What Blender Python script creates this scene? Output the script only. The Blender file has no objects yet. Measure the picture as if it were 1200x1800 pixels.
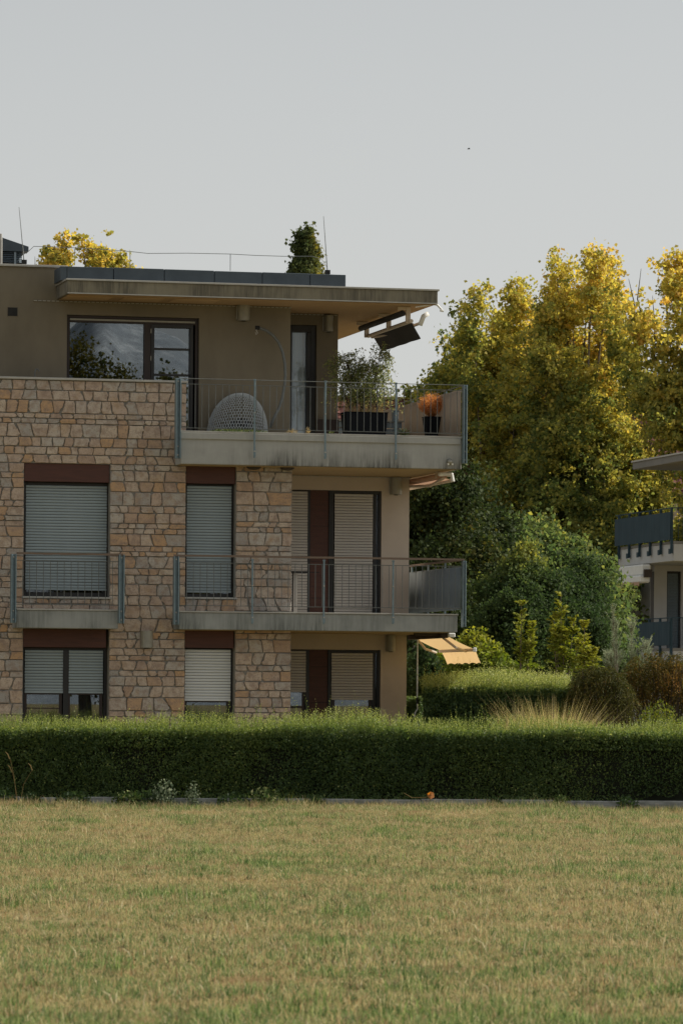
import bpy, math, random
import numpy as np
from mathutils import Vector, Matrix

random.seed(7)
RNG = np.random.default_rng(11)
C = bpy.context.scene.collection
SC = bpy.context.scene

# ------------------------------------------------------------------ camera
F = 7400.0            # focal length in pixels of the 1200x1800 photograph
HOR = 1235.0          # row of the horizon
ROLL = 0.0065
ZE = 1.6              # eye height
cam = bpy.data.cameras.new('camera')
cam.sensor_fit = 'VERTICAL'; cam.sensor_height = 36.0; cam.lens = F / 1800 * 36
cam.shift_y = (HOR - 900) / 1800
cam.clip_start = 1.0; cam.clip_end = 9000
cam.dof.use_dof = True; cam.dof.focus_distance = 69.0; cam.dof.aperture_fstop = 9.0
camo = bpy.data.objects.new('camera', cam); C.objects.link(camo)
camo.matrix_world = Matrix.Translation((0, 0, ZE)) @ Matrix.Rotation(math.radians(90), 4, 'X') @ Matrix.Rotation(ROLL, 4, 'Z')
SC.camera = camo

# ------------------------------------------------------------------ sky, sun, exposure
SUN_AZ, SUN_EL = math.radians(73), math.radians(37)     # azimuth from +Y towards +X
w = bpy.data.worlds.new('World'); SC.world = w; w.use_nodes = True
nt = w.node_tree; nt.nodes.clear()
sky = nt.nodes.new('ShaderNodeTexSky'); sky.sky_type = 'NISHITA'; sky.sun_disc = False
sky.sun_elevation = SUN_EL; sky.sun_rotation = SUN_AZ
sky.air_density = 1.0; sky.dust_density = 5.0; sky.ozone_density = 1.0; sky.altitude = 400
hs = nt.nodes.new('ShaderNodeHueSaturation'); hs.inputs['Saturation'].default_value = 0.12
mixs = nt.nodes.new('ShaderNodeMix'); mixs.data_type = 'RGBA'; mixs.inputs[0].default_value = 0.55
stc = nt.nodes.new('ShaderNodeTexCoord'); ssx = nt.nodes.new('ShaderNodeSeparateXYZ'); srp = nt.nodes.new('ShaderNodeValToRGB')
nt.links.new(stc.outputs['Generated'], ssx.inputs[0]); nt.links.new(ssx.outputs[2], srp.inputs[0])
srp.color_ramp.elements[0].position = 0.0; srp.color_ramp.elements[0].color = (8.7, 8.75, 8.35, 1)      # haze, paler towards the horizon
srp.color_ramp.elements[1].position = 0.19; srp.color_ramp.elements[1].color = (4.75, 5.05, 5.15, 1)
nt.links.new(srp.outputs[0], mixs.inputs[7])
bg = nt.nodes.new('ShaderNodeBackground'); bg.inputs['Strength'].default_value = 0.10
wo = nt.nodes.new('ShaderNodeOutputWorld')
nt.links.new(sky.outputs[0], hs.inputs['Color']); nt.links.new(hs.outputs[0], mixs.inputs[6])
nt.links.new(mixs.outputs[2], bg.inputs['Color']); nt.links.new(bg.outputs[0], wo.inputs['Surface'])
sl = bpy.data.lights.new('sun', 'SUN'); sl.energy = 4.8; sl.angle = math.radians(0.6); sl.color = (1.0, 0.93, 0.80)
so = bpy.data.objects.new('sun', sl); C.objects.link(so)
sd = Vector((math.cos(SUN_EL) * math.sin(SUN_AZ), math.cos(SUN_EL) * math.cos(SUN_AZ), math.sin(SUN_EL)))
so.rotation_euler = sd.to_track_quat('Z', 'Y').to_euler(); so.location = (30, 40, 60)
SC.view_settings.view_transform = 'Standard'; SC.view_settings.look = 'None'
SC.view_settings.exposure = 0.22; SC.view_settings.gamma = 1.0; SC.view_settings.use_curve_mapping = False
SC.render.engine = 'CYCLES'
SC.cycles.max_bounces = 8; SC.cycles.transparent_max_bounces = 12; SC.cycles.sample_clamp_indirect = 6

# ------------------------------------------------------------------ helpers: projection
def ray(x, y):
    dx, dy = x - 600.0, HOR - y
    c, s = math.cos(ROLL), math.sin(ROLL)
    return (dx * c - dy * s) / F, (dx * s + dy * c) / F
def at(x, y, Y):
    a, b = ray(x, y)
    return a * Y, Y, ZE + b * Y
class Fr:
    def __init__(s, ox, oy, th):
        s.ox, s.oy, s.th = ox, oy, th; s.c, s.s = math.cos(th), math.sin(th)
    def W(s, u, v, z=0.0):
        return Vector((s.ox + u * s.c - v * s.s, s.oy + u * s.s + v * s.c, z))
    def pv(s, x, y, v):
        a, b = ray(x, y)
        t = (v - s.s * s.ox + s.c * s.oy) / (s.c - s.s * a)
        return s.c * (a * t - s.ox) + s.s * (t - s.oy), ZE + b * t
    def pu(s, x, y, u):
        a, b = ray(x, y)
        t = (u + s.c * s.ox + s.s * s.oy) / (s.c * a + s.s)
        return -s.s * (a * t - s.ox) + s.c * (t - s.oy), ZE + b * t
    def U(s, x, v, y=1000): return s.pv(x, y, v)[0]
    def Z(s, y, v, x=400): return s.pv(x, y, v)[1]
WORLD = Fr(0, 0, 0)
B = Fr(0, 70.5, math.radians(13.3))

# ------------------------------------------------------------------ helpers: materials
def col(c): return (c[0], c[1], c[2], 1)
def new_mat(name):
    m = bpy.data.materials.new(name); m.use_nodes = True
    n = m.node_tree; n.nodes.clear()
    o = n.nodes.new('ShaderNodeOutputMaterial'); p = n.nodes.new('ShaderNodeBsdfPrincipled')
    n.links.new(p.outputs[0], o.inputs['Surface'])
    return m, n, p, o
def noise(n, scale, detail=4, rough=.6, vec=None, stretch=None):
    t = n.nodes.new('ShaderNodeTexNoise'); t.inputs['Scale'].default_value = scale
    t.inputs['Detail'].default_value = detail; t.inputs['Roughness'].default_value = rough
    tc = n.nodes.new('ShaderNodeTexCoord')
    src = tc.outputs['Object']
    if vec is not None: src = vec
    if stretch:
        mp = n.nodes.new('ShaderNodeMapping'); mp.inputs['Scale'].default_value = stretch
        n.links.new(src, mp.inputs['Vector']); src = mp.outputs[0]
    n.links.new(src, t.inputs['Vector'])
    return t
def ramp(n, fac, stops, interp='LINEAR'):
    r = n.nodes.new('ShaderNodeValToRGB'); r.color_ramp.interpolation = interp
    e = r.color_ramp.elements
    while len(e) < len(stops): e.new(0.5)
    for i, (p_, c_) in enumerate(stops):
        e[i].position = p_; e[i].color = col(c_) if len(c_) == 3 else c_
    n.links.new(fac, r.inputs[0])
    return r
def mixc(n, fac, a, b, mode='MIX'):
    m = n.nodes.new('ShaderNodeMix'); m.data_type = 'RGBA'; m.blend_type = mode
    for sock, val in ((0, fac), (6, a), (7, b)):
        if isinstance(val, (int, float)): m.inputs[sock].default_value = val
        elif isinstance(val, tuple): m.inputs[sock].default_value = col(val)
        else: n.links.new(val, m.inputs[sock])
    return m.outputs[2]
def math_(n, op, a, b=0.0):
    m = n.nodes.new('ShaderNodeMath'); m.operation = op
    for i, val in enumerate((a, b)):
        if isinstance(val, (int, float)): m.inputs[i].default_value = val
        else: n.links.new(val, m.inputs[i])
    return m.outputs[0]
def bump(n, p, h, strength=.4, dist=.01):
    b = n.nodes.new('ShaderNodeBump'); b.inputs['Strength'].default_value = strength; b.inputs['Distance'].default_value = dist
    n.links.new(h, b.inputs['Height']); n.links.new(b.outputs[0], p.inputs['Normal'])
def simple(name, a, b=None, rough=.7, scale=6, metal=0, bump_s=0, bscale=60, stretch=None, spec=.4):
    m, n, p, o = new_mat(name)
    b = b or tuple(x * .75 for x in a)
    t = noise(n, scale, 5, .65, stretch=stretch)
    r = ramp(n, t.outputs[0], [(.3, b), (.7, a)])
    n.links.new(r.outputs[0], p.inputs['Base Color'])
    p.inputs['Roughness'].default_value = rough; p.inputs['Metallic'].default_value = metal
    p.inputs['Specular IOR Level'].default_value = spec
    if bump_s: bump(n, p, noise(n, bscale, 4, .6).outputs[0], bump_s, .006)
    return m
def leaf_mat(name, stops, transl=.35, rough=.75, world_noise=0.0, spec=.15, wscale=.35, bright=1.0):
    m, n, p, o = new_mat(name)
    at_ = n.nodes.new('ShaderNodeAttribute'); at_.attribute_name = 'tint'
    fac = at_.outputs['Fac']
    if world_noise:
        g = n.nodes.new('ShaderNodeNewGeometry')
        t = noise(n, wscale, 3, .6, vec=g.outputs['Position'])
        fac = math_(n, 'ADD', fac, math_(n, 'MULTIPLY', math_(n, 'SUBTRACT', t.outputs[0], .5), world_noise))
    r = ramp(n, fac, stops)
    n.links.new(r.outputs[0], p.inputs['Base Color'])
    p.inputs['Roughness'].default_value = rough; p.inputs['Specular IOR Level'].default_value = spec
    tr = n.nodes.new('ShaderNodeBsdfTranslucent')
    sat = n.nodes.new('ShaderNodeHueSaturation'); sat.inputs['Saturation'].default_value = 1.15; sat.inputs['Value'].default_value = 1.3
    n.links.new(r.outputs[0], sat.inputs['Color']); n.links.new(sat.outputs[0], tr.inputs['Color'])
    mx = n.nodes.new('ShaderNodeMixShader'); mx.inputs[0].default_value = transl
    n.links.new(p.outputs[0], mx.inputs[1]); n.links.new(tr.outputs[0], mx.inputs[2]); n.links.new(mx.outputs[0], o.inputs['Surface'])
    return m

def cloth(name, a, b=None, tr=.35):
    m, n, p, o = new_mat(name)
    t = noise(n, 2, 4, .6, stretch=(9, 9, 1)); r = ramp(n, t.outputs[0], [(.3, b or tuple(x * .85 for x in a)), (.7, a)])
    n.links.new(r.outputs[0], p.inputs['Base Color']); p.inputs['Roughness'].default_value = .9
    tl = n.nodes.new('ShaderNodeBsdfTranslucent'); n.links.new(r.outputs[0], tl.inputs[0])
    mx = n.nodes.new('ShaderNodeMixShader'); mx.inputs[0].default_value = tr
    n.links.new(p.outputs[0], mx.inputs[1]); n.links.new(tl.outputs[0], mx.inputs[2]); n.links.new(mx.outputs[0], o.inputs['Surface'])
    return m
# ------------------------------------------------------------------ helpers: geometry
BASE = {}
def link(o, parent=None):
    C.objects.link(o)
    if parent is not None: o.parent = parent
    return o
class MB:
    def __init__(s): s.v = []; s.f = []; s.t = []
    def add(s, vs, fs, tint=0.0):
        k = len(s.v); s.v += [tuple(x) for x in vs]; s.f += [tuple(i + k for i in f) for f in fs]; s.t += [tint] * len(fs)
        return s
    def box(s, u0, u1, v0, v1, z0, z1, tint=0.0):
        u0, u1 = min(u0, u1), max(u0, u1); v0, v1 = min(v0, v1), max(v0, v1); z0, z1 = min(z0, z1), max(z0, z1)
        vs = [(u0, v0, z0), (u1, v0, z0), (u1, v1, z0), (u0, v1, z0), (u0, v0, z1), (u1, v0, z1), (u1, v1, z1), (u0, v1, z1)]
        return s.add(vs, [(3, 2, 1, 0), (4, 5, 6, 7), (0, 1, 5, 4), (1, 2, 6, 5), (2, 3, 7, 6), (3, 0, 4, 7)], tint)
    def hexa(s, pts): # 4 bottom + 4 top
        return s.add(pts, [(3, 2, 1, 0), (4, 5, 6, 7), (0, 1, 5, 4), (1, 2, 6, 5), (2, 3, 7, 6), (3, 0, 4, 7)])
    def tube(s, path, r, n=6, cap=True, tint=0.0):
        path = [Vector(p) for p in path]; m = len(path)
        rs = r if isinstance(r, (list, tuple)) else [r] * m
        rings = []; prev = None
        for i, p in enumerate(path):
            d = (path[min(i + 1, m - 1)] - path[max(i - 1, 0)]).normalized()
            if prev is None:
                a = d.orthogonal().normalized()
            else:
                a = (prev - d * prev.dot(d))
                a = a.normalized() if a.length > 1e-6 else d.orthogonal().normalized()
            prev = a; b = d.cross(a)
            rings.append([p + (a * math.cos(2 * math.pi * k / n) + b * math.sin(2 * math.pi * k / n)) * rs[i] for k in range(n)])
        vs = [q for rg in rings for q in rg]; fs = []
        for i in range(m - 1):
            for k in range(n):
                k2 = (k + 1) % n
                fs.append((i * n + k, i * n + k2, (i + 1) * n + k2, (i + 1) * n + k))
        if cap: fs.append(tuple(range(n - 1, -1, -1))); fs.append(tuple((m - 1) * n + k for k in range(n)))
        return s.add(vs, fs, tint)
    def prism(s, poly, axis, a0, a1):  # poly in the two other axes, order (u,z) for axis v, (v,z) for axis u, (u,v) for axis z
        n = len(poly)
        def P(p, a): return {'v': (p[0], a, p[1]), 'u': (a, p[0], p[1]), 'z': (p[0], p[1], a)}[axis]
        vs = [P(p, a0) for p in poly] + [P(p, a1) for p in poly]
        fs = [tuple(range(n)), tuple(range(2 * n - 1, n - 1, -1))] + [(i, i + n, (i + 1) % n + n, (i + 1) % n) for i in range(n)]
        return s.add(vs, fs)
    def build(s, name, mat, parent=None, smooth=False, bevel=0, base=None, frame=None):
        me = bpy.data.meshes.new(name)
        b = base if base is not None else (BASE.get(parent.name, (0, 0, 0)) if parent else (0, 0, 0))
        me.from_pydata([(x - b[0], y - b[1], z - b[2]) for x, y, z in s.v], [], s.f)
        at_ = me.attributes.new('tint', 'FLOAT', 'FACE'); at_.data.foreach_set('value', s.t)
        me.materials.append(mat); me.validate()
        if smooth: me.polygons.foreach_set('use_smooth', [True] * len(me.polygons))
        o = bpy.data.objects.new(name, me); link(o, parent); BASE[o.name] = b
        if base is not None and frame is not None:
            o.location = frame.W(*b); o.rotation_euler = (0, 0, frame.th)
        if bevel:
            md = o.modifiers.new('bevel', 'BEVEL'); md.width = bevel; md.segments = 1; md.limit_method = 'ANGLE'
        return o
def thing(name, label, cat, base, frame=WORLD, group=None):
    o = bpy.data.objects.new(name, None); C.objects.link(o); o.empty_display_size = .2
    o.location = frame.W(*base); o.rotation_euler = (0, 0, frame.th)
    BASE[o.name] = tuple(base); o['label'] = label; o['category'] = cat
    if group: o['group'] = group
    return o
def tag(o, label=None, cat=None, group=None, kind=None):
    if label: o['label'] = label
    if cat: o['category'] = cat
    if group: o['group'] = group
    if kind: o['kind'] = kind
    return o
def quad_mesh(name, V, tint, mat, parent=None):
    """V: N x 4 x 3 array of quads, one tint each."""
    N = len(V); me = bpy.data.meshes.new(name)
    me.vertices.add(N * 4); me.loops.add(N * 4); me.polygons.add(N)
    b = BASE.get(parent.name, (0, 0, 0)) if isinstance(parent, bpy.types.Object) else (0, 0, 0)
    me.vertices.foreach_set('co', (V - np.array(b)).astype(np.float32).ravel())
    me.loops.foreach_set('vertex_index', np.arange(N * 4, dtype=np.int32))
    me.polygons.foreach_set('loop_start', np.arange(0, N * 4, 4, dtype=np.int32))
    at_ = me.attributes.new('tint', 'FLOAT', 'FACE'); at_.data.foreach_set('value', np.asarray(tint, dtype=np.float32))
    me.materials.append(mat); me.update(calc_edges=True)
    o = bpy.data.objects.new(name, me)
    if parent != 'unlinked': link(o, parent)
    return o
def rdir(n):
    d = RNG.normal(size=(n, 3)); return d / np.linalg.norm(d, axis=1, keepdims=True)
def leaf_quads(P, L, aspect=.55, dirs=None, dir_mix=0.0, fold=.12, nbias=None):
    n = len(P); t = rdir(n)
    if dirs is not None:
        t = t * (1 - dir_mix) + dirs * dir_mix; t /= np.linalg.norm(t, axis=1, keepdims=True)
    q = rdir(n)
    if nbias is not None: q = q * .7 + np.array(nbias) * .8
    b = np.cross(t, q); b /= np.linalg.norm(b, axis=1, keepdims=True) + 1e-9
    nn = np.cross(t, b)
    L = (np.ones(n) * L * RNG.uniform(.65, 1.3, n))[:, None]
    W_ = L * aspect
    V = np.stack([P - t * L * .5, P + b * W_ * .5 + nn * L * fold - t * L * .05, P + t * L * .5, P - b * W_ * .5 + nn * L * fold - t * L * .05], axis=1)
    return V
_nd = np.random.default_rng(5).normal(size=(9, 3)); _np = np.random.default_rng(6).uniform(0, 6.28, 9)
def pnoise(P, scale):
    """smooth pseudo noise, about -1..1"""
    r = 0
    for k in range(9): r = r + np.sin(P @ (_nd[k] * scale) + _np[k])
    return r / 4.2

# ------------------------------------------------------------------ materials
M = {}
def stone_material():
    m, n, p, o = new_mat('stone')
    a = n.nodes.new('ShaderNodeAttribute'); a.attribute_name = 'tint'
    r = ramp(n, a.outputs['Fac'], [(0, (.34, .315, .29)), (.18, (.44, .40, .355)), (.36, (.47, .385, .315)), (.55, (.45, .345, .275)), (.72, (.53, .445, .36)), (.88, (.40, .30, .24)), (1, (.47, .30, .17))])
    t = noise(n, 9, 6, .7); t2 = noise(n, 38, 5, .7); t3 = noise(n, 5, 3, .5)
    c1 = mixc(n, math_(n, 'MULTIPLY', ramp(n, t.outputs[0], [(.44, (0, 0, 0)), (.62, (1, 1, 1))]).outputs[0], .75), r.outputs[0], (.27, .195, .155))
    c2 = mixc(n, math_(n, 'MULTIPLY', ramp(n, t3.outputs[0], [(.52, (0, 0, 0)), (.70, (1, 1, 1))]).outputs[0], .45), c1, (.42, .29, .175))
    c3 = mixc(n, ramp(n, t2.outputs[0], [(.55, (0, 0, 0)), (.66, (.7, .7, .7))]).outputs[0], c2, (.16, .13, .11))
    n.links.new(c3, p.inputs['Base Color']); p.inputs['Roughness'].default_value = .85
    p.inputs['Specular IOR Level'].default_value = .25
    bump(n, p, noise(n, 30, 6, .7).outputs[0], .7, .02)
    return m
M['stone'] = stone_material()
M['mortar'] = simple('mortar', (.26, .245, .22), (.18, .17, .15), .95, 12, bump_s=.4)
M['plaster_dark'] = simple('plaster_dark', (.205, .176, .130), (.145, .124, .09), .95, 1.1, stretch=(1, 1, .45), bump_s=.5, bscale=120)
M['plaster_light'] = simple('plaster_light', (.50, .425, .355), (.43, .36, .30), .95, 1.5, bump_s=.5, bscale=120)
M['plaster_ochre'] = simple('plaster_ochre', (.36, .26, .14), (.31, .22, .115), .95, 1.5, bump_s=.4, bscale=120)
M['soffit'] = simple('soffit', (.40, .27, .145), (.33, .21, .11), .9, 1.2, stretch=(1, .3, 1))
M['soffit_panel'] = simple('soffit_panel', (.50, .34, .19), (.44, .29, .16), .9, 1.2)
def concrete(name, a, b, stain, z0, z1):
    m, n, p, o = new_mat(name)
    t = noise(n, 3, 6, .7)
    c = ramp(n, t.outputs[0], [(.3, b), (.7, a)]).outputs[0]
    tc = n.nodes.new('ShaderNodeTexCoord'); sx = n.nodes.new('ShaderNodeSeparateXYZ'); n.links.new(tc.outputs['Object'], sx.inputs[0])
    mr = n.nodes.new('ShaderNodeMapRange'); mr.inputs[1].default_value = z0; mr.inputs[2].default_value = z1; mr.inputs[3].default_value = 1; mr.inputs[4].default_value = 0
    n.links.new(sx.outputs[2], mr.inputs[0])
    st = noise(n, 1, 5, .75, stretch=(26, 26, 1.5)); big = noise(n, 1.7, 3, .6, stretch=(1, 1, .6))
    f = math_(n, 'MULTIPLY', ramp(n, st.outputs[0], [(.32, (0, 0, 0)), (.60, (1, 1, 1))]).outputs[0], ramp(n, big.outputs[0], [(.38, (0.1, .1, .1)), (.62, (1, 1, 1))]).outputs[0])
    f = math_(n, 'MULTIPLY', f, math_(n, 'ADD', math_(n, 'MULTIPLY', mr.outputs[0], 1.1), .15))
    n.links.new(mixc(n, f, c, stain), p.inputs['Base Color']); p.inputs['Roughness'].default_value = .9
    p.inputs['Specular IOR Level'].default_value = .25
    bump(n, p, noise(n, 70, 4, .6).outputs[0], .35, .004)
    return m
M['steel'] = simple('galvanised_steel', (.20, .265, .30), (.13, .18, .21), .5, 14, metal=.35, bump_s=.1)
M['steel_thin'] = simple('steel_thin', (.16, .17, .17), (.11, .12, .12), .5, 14, metal=.3)
M['handrail_wood'] = simple('handrail_wood', (.21, .15, .115), (.11, .085, .07), .85, 20, bump_s=.4, stretch=(1, 20, 20))
M['lintel_wood'] = simple('lintel_wood', (.085, .030, .020), (.055, .020, .015), .6, 3, bump_s=.15, stretch=(1, 8, 12))
M['panel_wood'] = simple('panel_wood', (.085, .032, .022), (.05, .021, .016), .65, 3, stretch=(1, 6, 12))
M['frame_black'] = simple('frame_black', (.018, .017, .018), (.012, .012, .013), .45, 5)
M['frame_brown'] = simple('frame_brown', (.032, .019, .017), (.022, .014, .013), .5, 5)
M['slat_grey'] = simple('slat_grey', (.275, .325, .355), (.235, .285, .31), .5, 2)
M['slat_beige'] = simple('slat_beige', (.45, .425, .395), (.40, .375, .35), .5, 2)
M['slat_white'] = simple('slat_white', (.60, .62, .63), (.56, .58, .59), .5, 2)
M['roof_metal'] = simple('roof_metal', (.060, .078, .095), (.042, .056, .070), .55, 3, metal=.2, bump_s=.15, bscale=8)
M['flashing'] = simple('flashing', (.42, .41, .38), (.33, .32, .30), .5, 6, metal=.3)
M['fascia'] = concrete('fascia', (.235, .215, .165), (.20, .18, .135), (.11, .10, .08), 8.7, 9.1)
M['white_paint'] = simple('white_paint', (.72, .72, .70), (.62, .62, .60), .5, 6)
M['lamp_metal'] = simple('lamp_metal', (.30, .29, .25), (.24, .23, .20), .5, 8, metal=.3)
M['dark'] = simple('dark', (.02, .02, .02), (.012, .012, .012), .8, 8)
M['planter'] = simple('planter', (.008, .009, .011), (.005, .006, .008), .85, 5, spec=.15)
M['curtain'] = simple('curtain', (.55, .57, .58), (.40, .42, .44), .9, 3, stretch=(14, 14, .3))
M['interior'] = simple('interior', (.12, .11, .10), (.09, .08, .075), .9, 3)
M['bark'] = simple('bark', (.16, .13, .10), (.09, .075, .06), .9, 10, bump_s=.5, bscale=20)
M['bark_dark'] = simple('bark_dark', (.06, .045, .035), (.035, .027, .022), .9, 10)
def glass_material(name, refl, tint=(.50, .54, .55)):
    m, n, p, o = new_mat(name)
    g = n.nodes.new('ShaderNodeBsdfGlossy'); g.inputs['Roughness'].default_value = 0.0; g.inputs['Color'].default_value = (.93, .97, 1, 1)
    t = n.nodes.new('ShaderNodeBsdfTransparent'); t.inputs['Color'].default_value = (*tint, 1)
    mx = n.nodes.new('ShaderNodeMixShader'); mx.inputs[0].default_value = refl
    n.links.new(t.outputs[0], mx.inputs[1]); n.links.new(g.outputs[0], mx.inputs[2]); n.links.new(mx.outputs[0], o.inputs['Surface'])
    return m
M['glass'] = glass_material('glass', .15)
M['glass_clear'] = glass_material('glass_clear', .05, (.9, .93, .95))
M['glass_low'] = glass_material('glass_low', .10)

# ------------------------------------------------------------------ ground
def ground_z(x, y):
    m = .07 * np.exp(-((x - .4) / 3.0) ** 2) * np.exp(-((y - 58) / 4.0) ** 2)
    return m + .02 * np.sin(x * .8 + y * .21) * np.sin(y * .33) * ((y > 12) & (y < 64.2))
def build_ground():
    me = bpy.data.meshes.new('lawn')
    xs = np.concatenate([np.linspace(-3500, -30, 8), np.linspace(-20, 20, 81), np.linspace(30, 3500, 8)])
    ys = np.concatenate([np.linspace(-3500, -60, 8), np.linspace(-20, 6, 6), np.linspace(7, 90, 140), np.linspace(110, 6500, 12)])
    X, Y = np.meshgrid(xs, ys); Z = ground_z(X, Y) - .016
    Z = Z - np.clip((np.hypot(X, Y) - 400) / 400, 0, 6) * 0
    v = np.stack([X, Y, Z], -1).reshape(-1, 3); nx = len(xs)
    f = [(j * nx + i, j * nx + i + 1, (j + 1) * nx + i + 1, (j + 1) * nx + i) for j in range(len(ys) - 1) for i in range(nx - 1)]
    me.from_pydata(v.tolist(), [], f)
    m, n, p, o = new_mat('lawn_soil')
    g = n.nodes.new('ShaderNodeNewGeometry')
    t = noise(n, .5, 6, .65, vec=g.outputs['Position']); t2 = noise(n, 25, 6, .75, vec=g.outputs['Position'])
    c = ramp(n, t.outputs[0], [(.35, (.20, .20, .08)), (.6, (.36, .27, .13))]).outputs[0]
    c = mixc(n, math_(n, 'MULTIPLY', t2.outputs[0], .7), c, (.10, .075, .045))
    n.links.new(c, p.inputs['Base Color']); p.inputs['Roughness'].default_value = 1; p.inputs['Specular IOR Level'].default_value = .1
    me.materials.append(m)
    ob = bpy.data.objects.new('lawn', me); link(ob); tag(ob, 'lawn of mixed green and straw coloured grass', kind='structure')
build_ground()

# ------------------------------------------------------------------ the apartment building
V0 = 0.0          # face of the stone wall
VS = -0.50        # front of the balcony slabs
VR = -0.56        # railing plane
VF = -0.10        # roof fascia
VP = 1.00         # penthouse wall
VB = 2.10         # recessed wall
VEND = 8.0
bld = thing('apartment_building', 'three-storey apartment block of coursed stone and brown plaster with balconies and flat overhanging roof', 'building', (0, 0, 0), B)
def bx(name, x0, x1, y0, y1, v0, v1, mat, parent=bld, xr=None, bevel=0, yr=None, **k):
    """box whose front face spans the given photo columns and rows at depth v0"""
    xr = xr if xr is not None else (x0 + x1) / 2
    yr = yr if yr is not None else (y0 + y1) / 2
    u0, u1 = B.pv(x0, yr, v0)[0], B.pv(x1, yr, v0)[0]
    return MB().box(u0, u1, v0, v1, B.pv(xr, y0, v0)[1], B.pv(xr, y1, v0)[1]).build(name, mat, parent, bevel=bevel, **k)

U = lambda x, v, y=1000: B.pv(x, y, v)[0]
Zf = lambda y, v, x: B.pv(x, y, v)[1]
z_par_top = Zf(667, V0, 165); z_s2_top = Zf(762, VS, 560); z_s2_bot = Zf(820, VS, 560)
z_s1_top = Zf(1075.5, VS, 480); z_s1_bot = Zf(1108, VS, 480)
z_f1_top = Zf(1070.5, VS, 120); z_f1_bot = Zf(1104.5, VS, 120)
uL = U(-170, V0)                       # the building goes on a little beyond the frame
u_w1a, u_w1b = U(42, V0, 950), U(193, V0, 950); u_w2a, u_w2b = U(326, V0, 950), U(414, V0, 950)
u_pr = U(512, V0, 1000); u_par_r = U(327.5, V0, 720)
z_w_top = Zf(815, V0, 118); z_w1_bot = Zf(1049, V0, 118); z_w2_top = Zf(819, V0, 370); z_w2_bot = Zf(1050, V0, 370)
z_g1_top = Zf(1105, V0, 113); z_g2_top = Zf(1108, V0, 366)

def wall_cells(name, us, zs, solid, v0, v1, mat, parent=bld):
    mb = MB(); nu, nz = len(us) - 1, len(zs) - 1
    def S(i, j): return 0 <= i < nu and 0 <= j < nz and solid(i, j)
    for i in range(nu):
        for j in range(nz):
            if not S(i, j): continue
            a, b_, c, d = us[i], us[i + 1], zs[j], zs[j + 1]
            mb.add([(a, v0, c), (b_, v0, c), (b_, v0, d), (a, v0, d)], [(0, 1, 2, 3)])
            mb.add([(a, v1, c), (b_, v1, c), (b_, v1, d), (a, v1, d)], [(3, 2, 1, 0)])
            if not S(i - 1, j): mb.add([(a, v0, c), (a, v0, d), (a, v1, d), (a, v1, c)], [(0, 1, 2, 3)])
            if not S(i + 1, j): mb.add([(b_, v0, c), (b_, v1, c), (b_, v1, d), (b_, v0, d)], [(0, 1, 2, 3)])
            if not S(i, j - 1): mb.add([(a, v0, c), (a, v1, c), (b_, v1, c), (b_, v0, c)], [(0, 1, 2, 3)])
            if not S(i, j + 1): mb.add([(a, v0, d), (b_, v0, d), (b_, v1, d), (a, v1, d)], [(0, 1, 2, 3)])
    return mb.build(name, mat, parent)
zs = [0, min(z_g1_top, z_g2_top), z_w1_bot, z_w_top, z_s2_bot + .02, z_par_top]
us = [uL, u_w1a, u_w1b, u_w2a, u_w2b, u_pr]
def solid(i, j):
    if j == 4: return i <= 2
    if i in (1, 3) and j in (0, 2): return False
    return True
zs = sorted(zs)
us5 = [uL, u_w1a, u_w1b, u_w2a, u_par_r, u_w2b, u_pr]
def solid(i, j):
    if j == 4: return i <= 3
    if i in (1, 3, 4) and j in (0, 2): return False
    return True
stone_wall = wall_cells('stone_wall', us5, zs, solid, V0, .32, M['mortar'])

# ---- stones, laid in courses of changing height
STONES = []
def lay(u0, u1, z0, z1, hs=None, wscale=1.0):
    z = z1; k = 0
    while z > z0 + .03:
        if hs and k < len(hs): h = hs[k]
        else: h = random.choice([.085, .09, .10, .12, .16, .17, .19, .22, .15, .21, .13])
        k += 1
        if z - h < z0 + .07: h = z - z0
        zb = z - h
        u = u0; skew = 0.0
        while u < u1 - .01:
            wd = (random.uniform(.19, .37) if h > .13 else random.choice([random.uniform(.13, .26), random.uniform(.2, .45)])) * wscale * .82
            if u + wd > u1 - .13: wd = u1 - u
            last = u + wd >= u1 - 1e-4
            ns = 0 if last else random.gauss(0, .014) * min(1.3, h / .15)
            g = .005
            a0, a1 = u + skew + g, u - skew + g           # bottom, top of the left edge
            b0, b1 = u + wd + ns - g, u + wd - ns - g
            if last: b0 = b1 = u1 - .003
            if abs(u - u0) < 1e-6: a0 = a1 = u0 + .003
            poly = []
            cz0, cz1 = zb + .006, z - .006
            def corner(pu, pz, su, sz):
                if random.random() < .42:
                    cu, cz = random.uniform(.01, .045), random.uniform(.015, min(.08, h * .45))
                    return [(pu + su * cu, pz), (pu, pz + sz * cz)]
                return [(pu + su * .006, pz), (pu, pz + sz * .006)]
            c = corner(a0, cz0, 1, 1); poly += [c[1], c[0]]
            if wd > .25: poly.append(((a0 + b0) / 2 + random.uniform(-.03, .03), cz0 + random.uniform(0, .008)))
            c = corner(b0, cz0, -1, 1); poly += [c[0], c[1]]
            poly.append(((b0 + b1) / 2 + random.uniform(-.012, .004), (cz0 + cz1) / 2 + random.uniform(-.02, .02)))
            c = corner(b1, cz1, -1, -1); poly += [c[1], c[0]]
            if wd > .25: poly.append(((a1 + b1) / 2 + random.uniform(-.03, .03), cz1 - random.uniform(0, .008)))
            c = corner(a1, cz1, 1, -1); poly += [c[0], c[1]]
            poly.append(((a0 + a1) / 2 + random.uniform(-.004, .012), (cz0 + cz1) / 2 + random.uniform(-.02, .02)))
            STONES.append((poly, wd * h))
            u += wd; skew = ns
        z = zb
px = 1 / 105.0
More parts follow.
